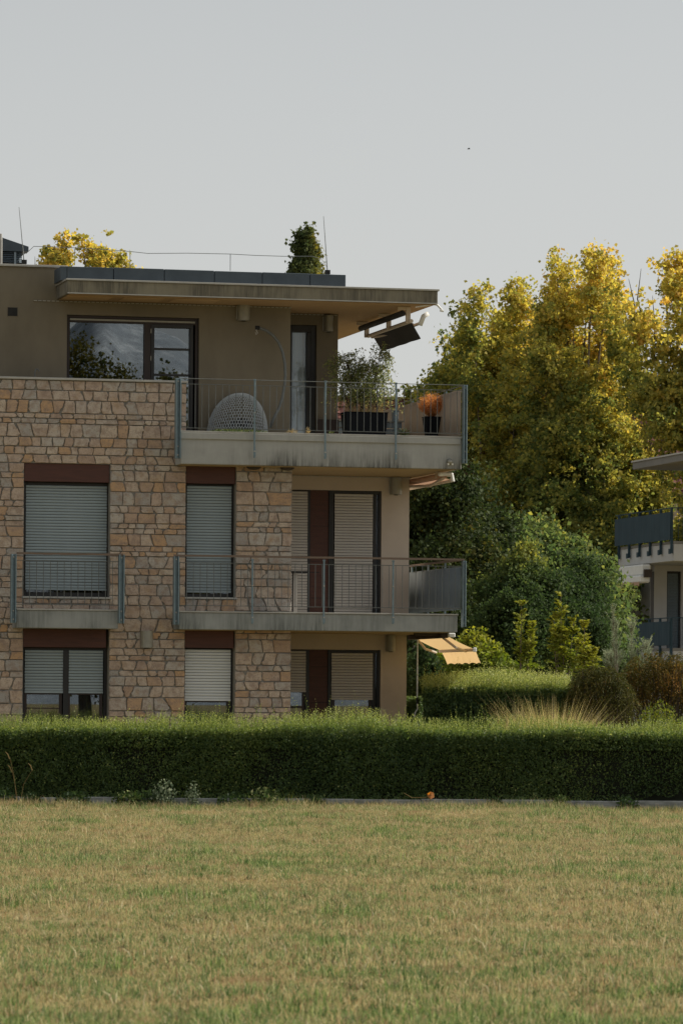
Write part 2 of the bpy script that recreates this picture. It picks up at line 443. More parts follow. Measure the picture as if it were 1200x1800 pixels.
lay(uL, u_par_r, z_w_top, z_par_top - .03, hs=[.165, .165, .215, .085, .085, .225, .155, .13, .20])
zlow = .05
lay(uL, u_w1a, zlow, z_w_top)
lay(u_w1b, u_w2a, zlow, z_w_top, hs=[.10, .18, .17, .23, .12, .17, .085, .09, .2, .09, .08, .2, .11, .15])
lay(u_w2b, u_pr, zlow, z_s2_bot + .02, hs=[.10, .17, .165, .225, .11, .165, .09, .09, .22, .09, .08, .14])
lay(u_w1a, u_w1b, z_g1_top, z_w1_bot - .03)
lay(u_w2a, u_w2b, z_g2_top, z_w2_bot - .03)
def stone_mb(mb, poly, tint):
    n = len(poly); cx = sum(p[0] for p in poly) / n; cz = sum(p[1] for p in poly) / n
    d = random.uniform(.016, .036)
    def ins(p, k): return (cx + (p[0] - cx) * k, cz + (p[1] - cz) * k)
    vs = [(p[0], .004, p[1]) for p in poly] + [(p[0], -d + .008, p[1]) for p in poly] + [(ins(p, .93)[0], -d - random.uniform(-.002, .004), ins(p, .93)[1]) for p in poly]
    fs = []
    for r in (0, 1):
        for i in range(n):
            j = (i + 1) % n; fs.append((r * n + i, r * n + j, (r + 1) * n + j, (r + 1) * n + i))
    fs.append(tuple(range(2 * n, 3 * n)))
    mb.add(vs, fs, tint)
vis = lambda s: s[0][0][0] > U(-8, V0) and s[0][0][1] > .75
order = sorted(range(len(STONES)), key=lambda i: (not vis(STONES[i]), -STONES[i][1]))
big = set(order[:298]); rest = MB()
for i, (poly, area) in enumerate(STONES):
    tint = min(1, max(0, random.gauss(.5, .27)))
    if random.random() < .12: tint = random.uniform(.9, 1)
    if random.random() < .15: tint = random.uniform(0, .2)
    if i in big:
        mb = MB(); stone_mb(mb, poly, tint); mb.build('stone', M['stone'], stone_wall)
    else: stone_mb(rest, poly, tint)
tag(rest.build('small_stones', M['stone'], stone_wall), kind='stuff')
# coping on the parapet
MB().box(uL, u_par_r + .02, -.06, .36, z_par_top - .025, z_par_top + .012).build('coping', M['flashing'], bld, bevel=.004)

# ---- floors, slabs, roof
M['slab2'] = concrete('slab_concrete_upper', (.39, .39, .375), (.33, .33, .315), (.085, .085, .08), z_s2_bot, z_s2_bot + .30)
M['slab1'] = concrete('slab_concrete_lower', (.32, .33, .32), (.26, .27, .265), (.12, .13, .125), z_s1_bot - .1, z_s1_bot + .5)
u2a, u2b = U(318, VS, 790), U(810.5, VS, 790); u1a, u1b = U(315, VS, 1090), U(803, VS, 1090)
SB = 6.0
def slab(ua, ub, z0, z1, mat, va=VS, vb=SB, lip=.02, liph=.045):
    s_ = MB().box(ua, ub, va, vb, z0, z1 - liph).build('balcony_slab', mat, bld, bevel=.008)
    MB().box(ua - .004, ub + lip, va - lip, vb, z1 - liph + .001, z1).build('drip_edge', M['flashing'], s_, bevel=.003)
    return s_
sl2 = slab(u2a, u2b, z_s2_bot, z_s2_top, M['slab2'], liph=.03)
MB().box(u2a, u2b - .02, VS - .028, VS - .002, z_s2_top - .135, z_s2_top - .032).build('edge_board', M['slab2'], sl2, bevel=.004)
sl1 = slab(u1a, u1b, z_s1_bot, z_s1_top, M['slab1'], liph=.025)
slF = slab(U(30, VS, 1087), U(208, VS, 1087), z_f1_bot, z_f1_top, M['slab1'], vb=-.002, liph=.025)
# painted undersides
def underside(ua, ub, va, vb, z, mat, par): MB().box(ua, ub, va, vb, z - .006, z - .0015).build('underside', mat, par)
underside(u2a + .05, u2b - .08, VS + .1, SB - .1, z_s2_bot, M['plaster_ochre'], sl2)
underside(u1a + .05, u1b - .08, VS + .1, SB - .1, z_s1_bot, M['plaster_ochre'], sl1)

# roof
ra, rb = U(119, VF, 500), U(769, VF, 520)
z_ft = Zf(497, VF, 380); z_fb = Zf(524.5, VF, 380)
roof = MB().box(ra, rb, VF, VEND, z_fb + .012, z_ft - .03).build('roof', M['fascia'], bld, bevel=.008)
MB().box(ra - .02, rb + .025, VF - .025, VEND, z_ft - .03, z_ft).build('roof_edge_trim', M['flashing'], roof, bevel=.003)
MB().box(ra + .04, rb - .04, VF + .05, VEND - .1, z_fb, z_fb + .0105).build('soffit', M['soffit'], roof)
for xa, xb in ((221, 291), (309, 388), (120, 200)):
    a, b_ = U(xa, VF + .2, 525), U(xb, VF + .2, 525)
    MB().box(a, b_, VF + .22, VP - .25, z_fb - .006, z_fb - .0015).build('soffit_panel', M['soffit_panel'], roof)
MB().box(ra, rb, VF - .008, VF - .001, z_fb + .012, z_fb + .03).build('drip_strip', M['flashing'], roof)
# dark sheet metal upstand made of panels
zt_up = Zf(476, .25, 380); seams = [118, 200, 289, 377, 461, 545, 608]
for a, b_ in zip(seams[:-1], seams[1:]):
    MB().box(U(a, .25, 485) + .006, U(b_, .25, 485) - .004, .25 + random.uniform(-.006, .006), .42, z_ft + .001, zt_up + random.uniform(-.004, .004)).build('roof_upstand_panel', M['roof_metal'], roof, bevel=.006)
ub_up = U(608, .25, 485)
MB().box(U(107, .25, 490), U(118, .25, 490), .262, .9, z_ft + .001, zt_up - .005).build('roof_upstand_end', M['roof_metal'], roof)
MB().box(ub_up - .16, ub_up - .003, .42, VEND, z_ft + .002, zt_up - .01).build('roof_upstand_side', M['roof_metal'], roof)
# roof of the left part, a little higher
zl_top = Zf(466, VP, 50)
u_l = U(106, VP, 500)
MB().box(uL, u_l, VP + .3, VEND, zl_top - .30, zl_top - .06).build('roof_slab', M['plaster_dark'], bld)
MB().box(uL, U(119, VP, 470), VP - .04, VP + .4, zl_top - .03, zl_top + .008).build('roof_coping', M['flashing'], bld, bevel=.004)

# penthouse walls
z_p0 = z_s2_top - .05
uwa, uwb = U(118, VP, 600), U(350, VP, 620)
zwt = Zf(556, VP, 230); zwb = z_p0 + .06
u_pc = U(510, VP, 650)
pw = wall_cells('plaster_wall', [uL, U(106, VP, 520), uwa, uwb, u_pc], [z_s2_bot, zwb, zwt, z_fb - .001, zl_top - .031],
                lambda i, j: not ((i == 2 and j == 1) or (j == 3 and i > 0)), VP, VP + .3, M['plaster_dark'])
MB().box(U(106, VP, 520), u_l + .05, VP + .001, VP + .3, z_fb, z_ft).build('wall_cheek', M['plaster_dark'], pw)
ud1, ud2 = U(505, VB, 650), U(556, VB, 650); u_p2 = U(593.5, VB, 650)
zdt = Zf(571, VB, 530)
pw2 = wall_cells('plaster_wall', [U(480, VB, 650), ud1, ud2, u_p2], [z_s2_bot, z_p0, zdt, z_fb - .001], lambda i, j: not (i == 1 and j == 1), VB, VB + .3, M['plaster_dark'])
MB().box(u_pc - .3, u_pc - .002, VP + .301, VB + .29, z_p0, z_fb - .001).build('return_wall', M['plaster_dark'], pw)
MB().box(u_p2 - .3, u_p2 - .001, VB + .3, VEND, z_p0, z_fb - .001).build('side_wall', M['plaster_dark'], pw2)
# insulation strips along the wall heads
for (xa, xb, vv, yy) in ((60, 508, VP, 535), (512, 592, VB, 549)):
    mb = MB(); a, b_ = U(xa, vv, yy), U(xb, vv, yy); zz = z_fb - .012; k = a
    while k < b_: mb.box(k, k + .05, vv - .03, vv - .004, zz - .012, zz); k += .075
    tag(mb.build('vent_strip', M['flashing'], pw), kind='stuff')

# ---- lower recessed walls
u_r = U(718.5, VB, 950)
z_h1, z_h0 = Zf(862, VB, 600), Zf(1142, VB, 600)
uA1, uA2 = U(488, VB, 950), U(546, VB, 950); uW2 = U(583, VB, 950); uB2 = U(670, VB, 950)
zf1 = z_s1_top
w1 = wall_cells('plaster_wall', [U(430, VB, 950), uA1, uB2, u_r], [z_s1_top - .04, z_h1, z_s2_bot], lambda i, j: not (i == 1 and j == 0), VB, VB + .3, M['plaster_light'])
w0 = wall_cells('plaster_wall', [U(430, VB, 950), uA1, uB2, u_r - .03], [0, z_h0, z_s1_bot], lambda i, j: not (i == 1 and j == 0), VB, VB + .3, M['plaster_light'])
MB().box(u_r - .3, u_r - .002, VB + .3, VEND, z_s1_top, z_s2_bot - .006).build('side_wall', M['plaster_light'], w1)
MB().box(u_r - .33, u_r - .032, VB + .3, VEND, 0, z_s1_bot - .006).build('side_wall', M['plaster_light'], w0)
MB().box(u_pr - .45, u_pr - .08, .322, VB - .001, 0, z_s1_bot - .008).build('return_wall', M['plaster_light'], w0)
MB().box(u_pr - .45, u_pr - .08, .322, VB - .001, z_s1_top, z_s2_bot - .008).build('return_wall', M['plaster_light'], w1)
# back and left closing walls, floors
MB().box(uL, u_p2, VEND, VEND + .3, 0, zl_top - .1).build('back_wall', M['plaster_dark'], bld)
MB().box(uL - .3, uL - .002, 0, VEND, 0, zl_top - .1).build('end_wall', M['plaster_dark'], bld)
MB().box(uL, u2a - .01, .33, VEND, z_s2_bot, z_s2_top - .06).build('floor_slab', M['interior'], bld)
MB().box(uL, u1a - .01, .33, VEND, z_s1_bot, z_s1_top - .06).build('floor_slab', M['interior'], bld)
for zc in ((z_s1_top, z_s2_bot, u_r), (0, z_s1_bot, u_r), (z_s2_top, z_fb, u_p2)):
    MB().box(uL + .01, zc[2] - .4, 4.2, 4.3, zc[0] - .02, zc[1]).build('inner_wall', M['interior'], bld)
mb = MB(); a, b_ = U(514, VB, 840), U(716, VB, 840); k = a
while k < b_: mb.box(k, k + .045, VB - .03, VB - .004, z_s2_bot - .028, z_s2_bot - .014); k += .07
tag(mb.build('vent_strip', M['flashing'], w1), kind='stuff')

# ---- openings
SLAT = {}
def slat_mesh(width, mat, key):
    if key in SLAT: return SLAT[key]
    prof = [(0.0, 0.0), (-.006, .005), (-.009, .020), (-.007, .036), (-.001, .0425), (.004, .0425), (.004, .0)]
    mb = MB(); vs = [(0, y, z) for y, z in prof] + [(width, y, z) for y, z in prof]; n = len(prof)
    mb.add(vs, [(i, i + n, (i + 1) % n + n, (i + 1) % n) for i in range(n)] + [tuple(range(n - 1, -1, -1)), tuple(range(n, 2 * n))])
    me = bpy.data.meshes.new('slat'); me.from_pydata(mb.v, [], mb.f); me.materials.append(mat); SLAT[key] = me
    return me
PITCH = .0485
def shutter(u0, u1, z0, z1, v, mat, key, parent):
    me = slat_mesh(u1 - u0, mat, key)
    n = int((z1 - z0) / PITCH)
    for i in range(n):
        o = bpy.data.objects.new('slat', me); link(o, parent)
        o.location = (u0 + random.uniform(-.002, .002), v + random.uniform(-.0015, .0015), z1 - (i + 1) * PITCH)
        BASE[o.name] = (0, 0, 0)
    zb = z1 - n * PITCH
    MB().box(u0, u1, v + .008, v + .016, zb, z1).build('shutter_backing', M['frame_black'], parent)
    MB().box(u0 - .002, u1 + .002, v - .014, v + .006, zb - .035, zb - .003).build('shutter_end_rail', mat, parent)
    return zb
def opening(u0, u1, z0, z1, v, fr=.05, frmat='frame_black', depth=.09, panes=None, glass='glass_low', head=.06):
    """window frame with panes; returns the frame object (the window)"""
    mb = MB()
    mb.box(u0, u0 + fr, v, v + depth, z0, z1); mb.box(u1 - fr, u1, v, v + depth, z0, z1)
    mb.box(u0 + fr, u1 - fr, v, v + depth, z1 - head, z1); mb.box(u0 + fr, u1 - fr, v, v + depth, z0, z0 + fr)
    f = mb.build('window', M[frmat], bld, bevel=.004)
    for (a, b_, c, d) in (panes or [(u0 + fr, u1 - fr, z0 + fr, z1 - head)]):
        MB().box(a, b_, v + .05, v + .06, c, d).build('pane', M[glass], f)
    return f
def sash(f, a, b_, c, d, v, t=.04, mat='frame_brown', bars=()):
    mb = MB(); mb.box(a, a + t, v, v + .045, c, d).box(b_ - t, b_, v, v + .045, c, d).box(a + t, b_ - t, v, v + .045, c, c + t).box(a + t, b_ - t, v, v + .045, d - t, d)
    for z in bars: mb.box(a + t, b_ - t, v + .004, v + .04, z - .018, z + .018)
    mb.build('sash', M[mat], f)
def room(f, a, b_, c, d, v, cur=None):
    if cur is None: return
    # hanging curtain with soft folds
    mb = MB(); n = int((b_ - a) / .03); vs = []
    for i in range(n + 1):
        u = a + (b_ - a) * i / n; dv = .02 * math.sin(i * 1.3) + .012 * math.sin(i * .5 + 1)
        vs += [(u, v + dv, c), (u, v + dv, d)]
    mb.add(vs, [(2 * i, 2 * i + 2, 2 * i + 3, 2 * i + 1) for i in range(n)]); mb.build('curtain', M[cur], f, smooth=True)
def lintel(u0, u1, z0, z1, v0=.012): MB().box(u0 + .006, u1 - .006, v0, v0 + .10, z0, z1).build('lintel_board', M['lintel_wood'], bld, bevel=.004)
VW = .16
# first floor, left
zl = Zf(847, V0, 118); lintel(u_w1a, u_w1b, zl, z_w_top - .002)
f = opening(u_w1a + .004, u_w1b - .004, z_w1_bot + .002, zl - .003, VW, .075)
shutter(U(45.5, VW, 950), U(187.5, VW, 950), z_w1_bot + .1, zl - .05, VW - .01, M['slat_grey'], 'a', f)
MB().box(u_w1a - .03, u_w1b + .03, -.055, VW + .02, z_w1_bot - .03, z_w1_bot + .001).build('window_sill', M['flashing'], bld, bevel=.004)
# first floor, middle
zl = Zf(850, V0, 370); lintel(u_w2a, u_w2b, zl, z_s2_bot - .004)
f = opening(u_w2a + .004, u_w2b - .004, z_w2_bot + .002, zl - .003, VW, .06)
shutter(U(328, VW, 950), U(406, VW, 950), z_w2_bot + .08, zl - .03, VW - .01, M['slat_grey'], 'b', f)
MB().box(u_w2a - .01, u_w2b + .02, -.055, VW + .02, z_w2_bot - .03, z_w2_bot + .001).build('window_sill', M['flashing'], bld, bevel=.004)
# ground floor, left: two leaves
zl = Zf(1138, V0, 113); lintel(u_w1a - .02, u_w1b - .04, zl, z_g1_top - .003)
a, b_ = u_w1a + .004, u_w1b - .004
f = opening(a, b_, .05, zl - .003, VW, .05, panes=[(U(46, VW, 1200), U(110, VW, 1200), .1, zl - .05), (U(121, VW, 1200), U(182, VW, 1200), .1, zl - .05)], glass='glass')
MB().box(U(111, VW, 1200), U(120, VW, 1200), VW - .03, VW + .09, .05, zl - .06).build('mullion', M['frame_black'], f)
z1_ = shutter(U(44, VW, 1180), U(111, VW, 1180), Zf(1216, VW, 80), zl - .04, VW - .01, M['slat_grey'], 'c', f)
shutter(U(121, VW, 1180), U(181, VW, 1180), Zf(1216, VW, 80), zl - .04, VW - .01, M['slat_grey'], 'd', f)
sash(f, U(45, VW), U(111, VW), .1, z1_ - .02, VW + .012); sash(f, U(121, VW), U(182, VW), .1, z1_ - .02, VW + .012)
MB().box(U(49, VW, 1245), U(107, VW, 1245), VW + .015, VW + .04, Zf(1246, VW, 80), Zf(1244, VW, 80)).build('glazing_bar', M['frame_brown'], f)
room(f, U(47, VW), U(90, VW), .2, zl - .1, .55, 'curtain'); room(f, U(140, VW), U(182, VW), .2, zl - .1, .75, 'curtain')
# ground floor, middle
zl = Zf(1139, V0, 366); lintel(u_w2a - .02, u_w2b - .01, zl, z_s1_bot - .004)
f = opening(u_w2a + .004, u_w2b - .004, .05, zl - .003, VW, .05, glass='glass')
z1_ = shutter(U(325, VW, 1180), U(405, VW, 1180), Zf(1230, VW, 366), zl - .02, VW - .01, M['slat_white'], 'e', f)
sash(f, U(326, VW), U(405, VW), .1, z1_ - .02, VW + .012)
room(f, U(326, VW), U(405, VW), .2, zl - .1, .4, 'curtain')
# recessed walls: sliding doors and the wood between them
for fl, (zb_, zt_) in enumerate(((z_s1_top + .003, z_h1 - .003), (.05, z_h0 - .003))):
    vv = VB + .06
    MB().box(uA2 + .002, uW2 - .05, VB + .05, VB + .12, zb_, zt_).build('wood_panel', M['panel_wood'], bld)
    mb = MB(); zc = zb_ + .30
    while zc < zt_: mb.box(uA2 + .03, uW2 - .06, VB + .046, VB + .0495, zc, zc + .008); zc += .62
    mb.build('panel_joint', M['dark'], bld)
    fa = opening(uA1 + .003, uA2 - .003, zb_, zt_, vv - .03, .07, glass='glass')
    fb = opening(uW2 - .045, uB2 - .003, zb_, zt_, vv - .03, .04, glass='glass')
    MB().box(uW2 - .004, U(586.5, VB, 950), vv - .034, vv + .03, zb_, zt_ - .045).build('guide_rail', M['frame_black'], fb)
    MB().box(U(657, VB, 950), U(661, VB, 950), vv - .035, vv + .06, zb_, zt_ - .06).build('guide_rail', M['frame_black'], fb)
    MB().box(U(661.5, VB, 950), uB2 - .045, vv + .02, vv + .05, zb_, zt_ - .06).build('jamb', M['frame_black'], fb)
    if fl == 0:
        shutter(uA1 + .02, U(540.5, VB, 950), zb_ + .02, zt_ - .02, vv - .045, M['slat_beige'], 'f', fa)
        shutter(U(588, VB, 950), U(655, VB, 950), zb_ + .01, zt_ - .05, vv - .045, M['slat_beige'], 'g', fb)
    else:
        za = shutter(uA1 + .02, U(537.5, VB, 1180), Zf(1213, VB, 520), zt_ - .02, vv - .045, M['slat_beige'], 'h', fa)
        zz = shutter(U(583, VB, 1180), U(655, VB, 1180), Zf(1228, VB, 620), zt_ - .05, vv - .045, M['slat_beige'], 'i', fb)
        room(fa, uA1 + .1, U(534, VB, 1250), .2, zt_ - .1, vv + .12, 'curtain'); sash(fa, uA1 + .02, U(538, VB), .1, za, vv + .0, bars=(Zf(1243, VB, 520),))
        room(fb, U(600, VB), U(650, VB), .2, zt_ - .1, vv + .15, 'curtain'); sash(fb, U(587, VB), U(655, VB), .1, zz, vv + .0)
# penthouse big window
vv = VP + .06
f = opening(uwa + .003, uwb - .003, zwb, zwt - .003, vv, .055, 'frame_brown', head=.045, panes=[
    (U(124, vv, 610), U(254, vv, 610), zwb + .05, zwt - .1), (U(271, vv, 610), U(335, vv, 640), zwb + .1, zwt - .14)], glass='glass')
MB().box(uwa + .06, uwb - .06, vv - .012, vv + .03, zwt - .085, zwt - .055).build('head_rail', M['lamp_metal'], f)
MB().box(uwa + .06, uwb - .06, vv + .004, vv + .08, zwt - .115, zwt - .086).build('head_beam', M['frame_brown'], f)
MB().box(U(254, vv, 620), U(265, vv, 620), vv - .01, vv + .09, zwb + .055, zwt - .116).build('mullion', M['frame_brown'], f)
ua, ub = U(265.5, vv, 620), U(339, vv, 640)
dl = MB().box(ua, ua + .055, vv - .02, vv + .04, zwb + .06, zwt - .12).box(ub - .05, ub, vv - .02, vv + .04, zwb + .06, zwt - .12).box(ua + .055, ub - .05, vv - .02, vv + .04, zwt - .17, zwt - .12).box(ua + .055, ub - .05, vv - .02, vv + .04, zwb + .06, zwb + .14).build('door_leaf', M['frame_black'], f)
for yy in (613.5, 659): MB().box(ua + .056, ub - .051, vv + .0, vv + .045, Zf(yy + 1.6, vv, 300), Zf(yy - 1.6, vv, 300)).build('glazing_bar', M['frame_black'], f)
for yy in (582, 630): MB().box(ua - .012, ua + .004, vv - .03, vv - .012, Zf(yy + 4, vv, 268), Zf(yy - 4, vv, 268)).build('hinge', M['lamp_metal'], f)
MB().tube([(ub - .02, vv - .02, Zf(662, vv, 334)), (ub - .02, vv - .05, Zf(662, vv, 334)), (ub - .02, vv - .055, Zf(656, vv, 334))], .01).build('handle', M['frame_black'], f)
# penthouse side door
vv = VB + .05
f = opening(ud1 + .003, ud2 - .003, z_p0 + .01, zdt - .003, vv, .09, 'frame_black', head=.12, glass='glass_clear')
MB().box(U(545, vv, 650) - .06, U(545, vv, 650), vv - .015, vv + .05, z_p0 + .1, zdt - .13).build('door_leaf', M['frame_black'], f)
room(f, ud1 + .05, U(545, vv, 650), z_p0 + .1, zdt - .1, vv + .085, 'curtain')
MB().tube([(U(541, vv), vv - .01, Zf(668, vv, 541)), (U(541, vv), vv - .05, Zf(668, vv, 541)), (U(541, vv), vv - .05, Zf(664, vv, 541))], .012).build('handle', M['frame_black'], f)
# dark plinth at the foot of the recessed penthouse wall
MB().box(U(556, VB - .02, 750), u_p2 + .01, VB - .06, VB - .002, z_p0, Zf(738, VB, 590)).build('plinth', M['frame_brown'], pw2)
# vent hole
MB().box(U(15, VP, 548), U(30.5, VP, 548), VP - .004, VP + .02, Zf(555.5, VP, 22), Zf(540.5, VP, 22)).build('vent_hole', M['dark'], pw)
MB().box(U(14, VP, 548), U(15, VP, 548), VP - .008, VP - .004, Zf(556, VP, 22), Zf(540, VP, 22)).box(U(30.5, VP, 548), U(31.2, VP, 548), VP - .008, VP - .004, Zf(556, VP, 22), Zf(540, VP, 22)).build('vent_edge', M['frame_brown'], pw)

# ---- railings
def railing(posts, x0, x1, ytop, ybar0, ybar1, xr, wood, zlow, end_h, step=12.0, two=False, mid_posts=(), skip_right=False):
    """posts: columns of end posts"""
    zt, zb0, zb1 = Zf(ytop, VR, xr), Zf(ybar0, VR, xr), Zf(ybar1, VR, xr)
    ua, ub = U(x0, VR, ytop), U(x1, VR, ytop)
    if wood:
        r = MB()
        n = 12
        for i in range(n): # boards with small irregularities along the length
            a = ua + (ub - ua) * i / n; b_ = ua + (ub - ua) * (i + 1) / n
            r.box(a, b_, VR - .03, VR + .03, zt - .018 + random.uniform(-.003, .003), zt + .014 + random.uniform(-.003, .003))
        top = r.build('balcony_railing', M['handrail_wood'], bld)
    else:
        top = MB().tube([(ua, VR, zt), (ub, VR, zt)], .006, 6).build('balcony_railing', M['steel_thin'], bld)
    MB().tube([(ua, VR, zb0), (ub, VR, zb0)], .006, 6).build('rail', M['steel_thin'], top)
    MB().tube([(ua, VR, zb1), (ub, VR, zb1)], .006, 6).build('rail', M['steel_thin'], top)
    bar = MB().tube([(0, 0, zb1), (0, 0, zb0)], .0055, 6)
    me = None; u = ua + .10; k = 0
    while u < ub - .03:
        if me is None:
            o = bar.build('bar', M['steel_thin'], top); me = o.data
        else:
            o = bpy.data.objects.new('bar', me); link(o, top)
        o.location = (u, VR, 0); k += 1
        u += step / 105.0
    return top, zt, zb0, zb1
def channel_post(top, x, y0, y1, wpx=5.0, v=VR, side=1):
    """wide U shaped end post bolted to the slab end"""
    u = U(x, v, (y0 + y1) / 2); zt, zb = Zf(y0, v, x), Zf(y1, v, x); wd = wpx * px
    o = MB().box(u - wd, u - wd + .02, v - .06, v + .06, zb, zt).box(u + wd - .02, u + wd, v - .06, v + .06, zb, zt).box(u - wd + .02, u + wd - .02, v - .01, v + .01, zb, zt).build('post', M['steel'], top, bevel=.003)
    b_ = MB()
    for z in (zb + .06, zb + .2, zt - .05): b_.tube([(u, v - .03, z), (u, v - .005, z)], .014, 8)
    b_.build('bolts', M['flashing'], top)
def thin_post(top, x, y0, y1, v=VR - .02):
    u = U(x, v, (y0 + y1) / 2); zt, zb = Zf(y0, v, x), Zf(y1, v, x)
    MB().box(u - .014, u + .014, v - .012, v + .012, zb, zt).box(u - .02, u + .02, v - .02, v - .012, zb + .02, zb + .14).box(u - .022, u + .022, v - .012, v + .012, zt - .02, zt + .005).build('post', M['steel'], top, bevel=.003)
    MB().tube([(u, v - .035, zb + .11), (u, v - .01, zb + .11)], .014, 8).tube([(u, v - .03, (zt + zb) / 2 + .1), (u, v - .01, (zt + zb) / 2 + .1)], .012, 8).build('bolts', M['flashing'], top)
t, *_ = railing(None, 30, 216, 973.5, 986, 1063, 120, True, 0, 0)
channel_post(t, 24, 974, 1095, 4.6); channel_post(t, 213.5, 975, 1096, 4.8)
t, zt1, zb01, zb11 = railing(None, 306, 815, 978.5, 991, 1066, 480, True, 0, 0)
channel_post(t, 309.5, 978, 1098, 4.6)
for xx in (443.5, 569, 690.5): thin_post(t, xx, 983 + (xx - 440) * .01, 1097)
u_sr = U(814, VR, 1000)
# right side of the lower balcony: rail, posts and bars run back
def side_rail(top, usr, zt, zb0, zb1, zpost0, vback, wood):
    if wood: MB().box(usr - .03, usr + .03, VR + .032, vback, zt - .018, zt + .014).build('handrail', M['handrail_wood'], top)
    else: MB().tube([(usr, VR, zt), (usr, vback, zt)], .006).build('rail', M['steel_thin'], top)
    MB().tube([(usr, VR, zb0), (usr, vback, zb0)], .006).build('rail', M['steel_thin'], top)
    MB().tube([(usr, VR, zb1), (usr, vback, zb1)], .006).build('rail', M['steel_thin'], top)
    v = VR + .25
    while v < vback:
        MB().tube([(usr, v, zb1), (usr, v, zb0)], .0055).build('bar', M['steel_thin'], top); v += .12
    v = VR + .02
    while v < vback:
        MB().box(usr - .012, usr + .012, v, v + .05, zpost0, zt - .02).build('post', M['steel'], top); v += 1.15
side_rail(t, u_sr, zt1, zb01, zb11, z_s1_bot + .08, 4.6, True)
channel_post(t, 814.5, 986, 1102, 3.0)
t2, zt2, zb02, zb12 = railing(None, 309, 815, 671, 680.5, 757, 560, False, 0, 0)
channel_post(t2, 312.8, 665, 806, 4.6); channel_post(t2, 816, 677, 815, 3.4)
for xx, yy in ((447.5, 668), (571.5, 671), (695.5, 674)): thin_post(t2, xx, yy - 1, 805 + (xx - 447) * .015)
u_sr2 = U(815.5, VR, 720)
side_rail(t2, u_sr2, zt2, zb02, zb12, z_s2_bot + .1, 5.2, False)

# ---- privacy screens tied to the side railings (things of their own)
M['screen_blue'] = simple('screen_blue', (.20, .245, .28), (.15, .19, .225), .85, 2.0, bump_s=.2, stretch=(6, 6, 1))
M['screen_tan'] = simple('screen_tan', (.27, .215, .165), (.20, .16, .125), .85, 2.0, stretch=(6, 6, 1))
M['screen_dark'] = simple('screen_dark', (.022, .050, .070), (.016, .038, .054), .8, 2.0)
def screen(name, label, u, v0, v1, z0, z1, mat, frame, wave=.02):
    mb = MB(); n = int((v1 - v0) / .07); vs = []
    for i in range(n + 1):
        v = v0 + (v1 - v0) * i / n; du = wave * math.sin(i * .9) * .5 + random.uniform(-.003, .003)
        sag = .012 * abs(math.sin(i * math.pi / 8))
        vs += [(u + du, v, z0 + sag * .5), (u + du, v, z1 - sag)]
    mb.add(vs, [(2 * i, 2 * i + 2, 2 * i + 3, 2 * i + 1) for i in range(n)])
    o = mb.build(name, mat, None, base=(u, v0, z0), frame=frame, smooth=True)
    md = o.modifiers.new('thickness', 'SOLIDIFY'); md.thickness = .004
    return tag(o, label, 'privacy screen')
screen('privacy_screen', 'blue-grey fabric screen tied to the side railing of the first-floor balcony', u_sr - .03, VR + .05, 4.5, Zf(1072, VR, 812), Zf(996, VR, 812), M['screen_blue'], B)
M['screen_tan'] = cloth('screen_tan', (.40, .35, .30), (.32, .28, .24), .4)
screen('privacy_screen', 'tan brown screen along the side railing of the top terrace', u_sr2 - .03, VR + .1, 5.1, Zf(765, VR, 812), Zf(683, VR, 812), M['screen_tan'], B)

# ---- wall lamps
def wall_lamp(x0, x1, y0, y1, v, label, k=.9):
    ua, ub = U(x0, v - .1, y0), U(x1, v - .1, y0); z0, z1 = Zf(y1, v - .1, x0), Zf(y0, v - .1, x0); um = (ua + ub) / 2
    t = thing('wall_lamp', label, 'lamp', (um, v, (z0 + z1) / 2), B, 'box-shaped wall lamps')
    wd = (ub - ua) / 2; n = 8
    prof = [(um + wd * math.cos(math.pi * i / n), v - .02 - .13 * math.sin(math.pi * i / n) ** .6) for i in range(n + 1)]
    MB().prism(prof[::-1], 'z', z0, z1).build('lamp_shade', M['lamp_metal'], t)
    MB().box(ua - .01, ub + .01, v - .019, v - .001, z0 + .02, z1 - .02).build('back_plate', M['flashing'], t)
    MB().box(um - .03, um + .03, v - .07, v - .03, z0 - .012, z0 - .001).build('socket', M['dark'], t)
wall_lamp(418.5, 440, 535, 563, VP, 'box wall lamp between the big penthouse window and the recessed door')
wall_lamp(570.5, 586, 554, 582.5, VB, 'box wall lamp at the far corner beside the narrow penthouse door')
wall_lamp(687, 707, 839, 869, VB, 'box wall lamp near the corner of the first-floor balcony wall')
wall_lamp(680, 696, 1116, 1145, VB, 'box wall lamp near the corner of the ground-floor wall above the hedge')
wall_lamp(248, 270, 1108.5, 1138.5, 0, 'box wall lamp mounted on the stone wall below the balconies')

# cable stub sticking out behind the parapet
ub_ = U(64, VP - .3, 655); o = MB().tube([(ub_ - .02, VP - .3, Zf(666, VP, 64)), (ub_ - .02, VP - .3, Zf(657, VP, 64)), (ub_ - .005, VP - .3, Zf(651.5, VP, 64)), (ub_ + .03, VP - .3, Zf(651, VP, 64)), (ub_ + .05, VP - .3, Zf(655, VP, 64))], .009, 6).build('cable_stub', M['steel_thin'], None, base=(ub_, VP - .3, z_par_top), frame=B)
tag(o, 'thin bent cable end rising behind the stone parapet', 'cable')

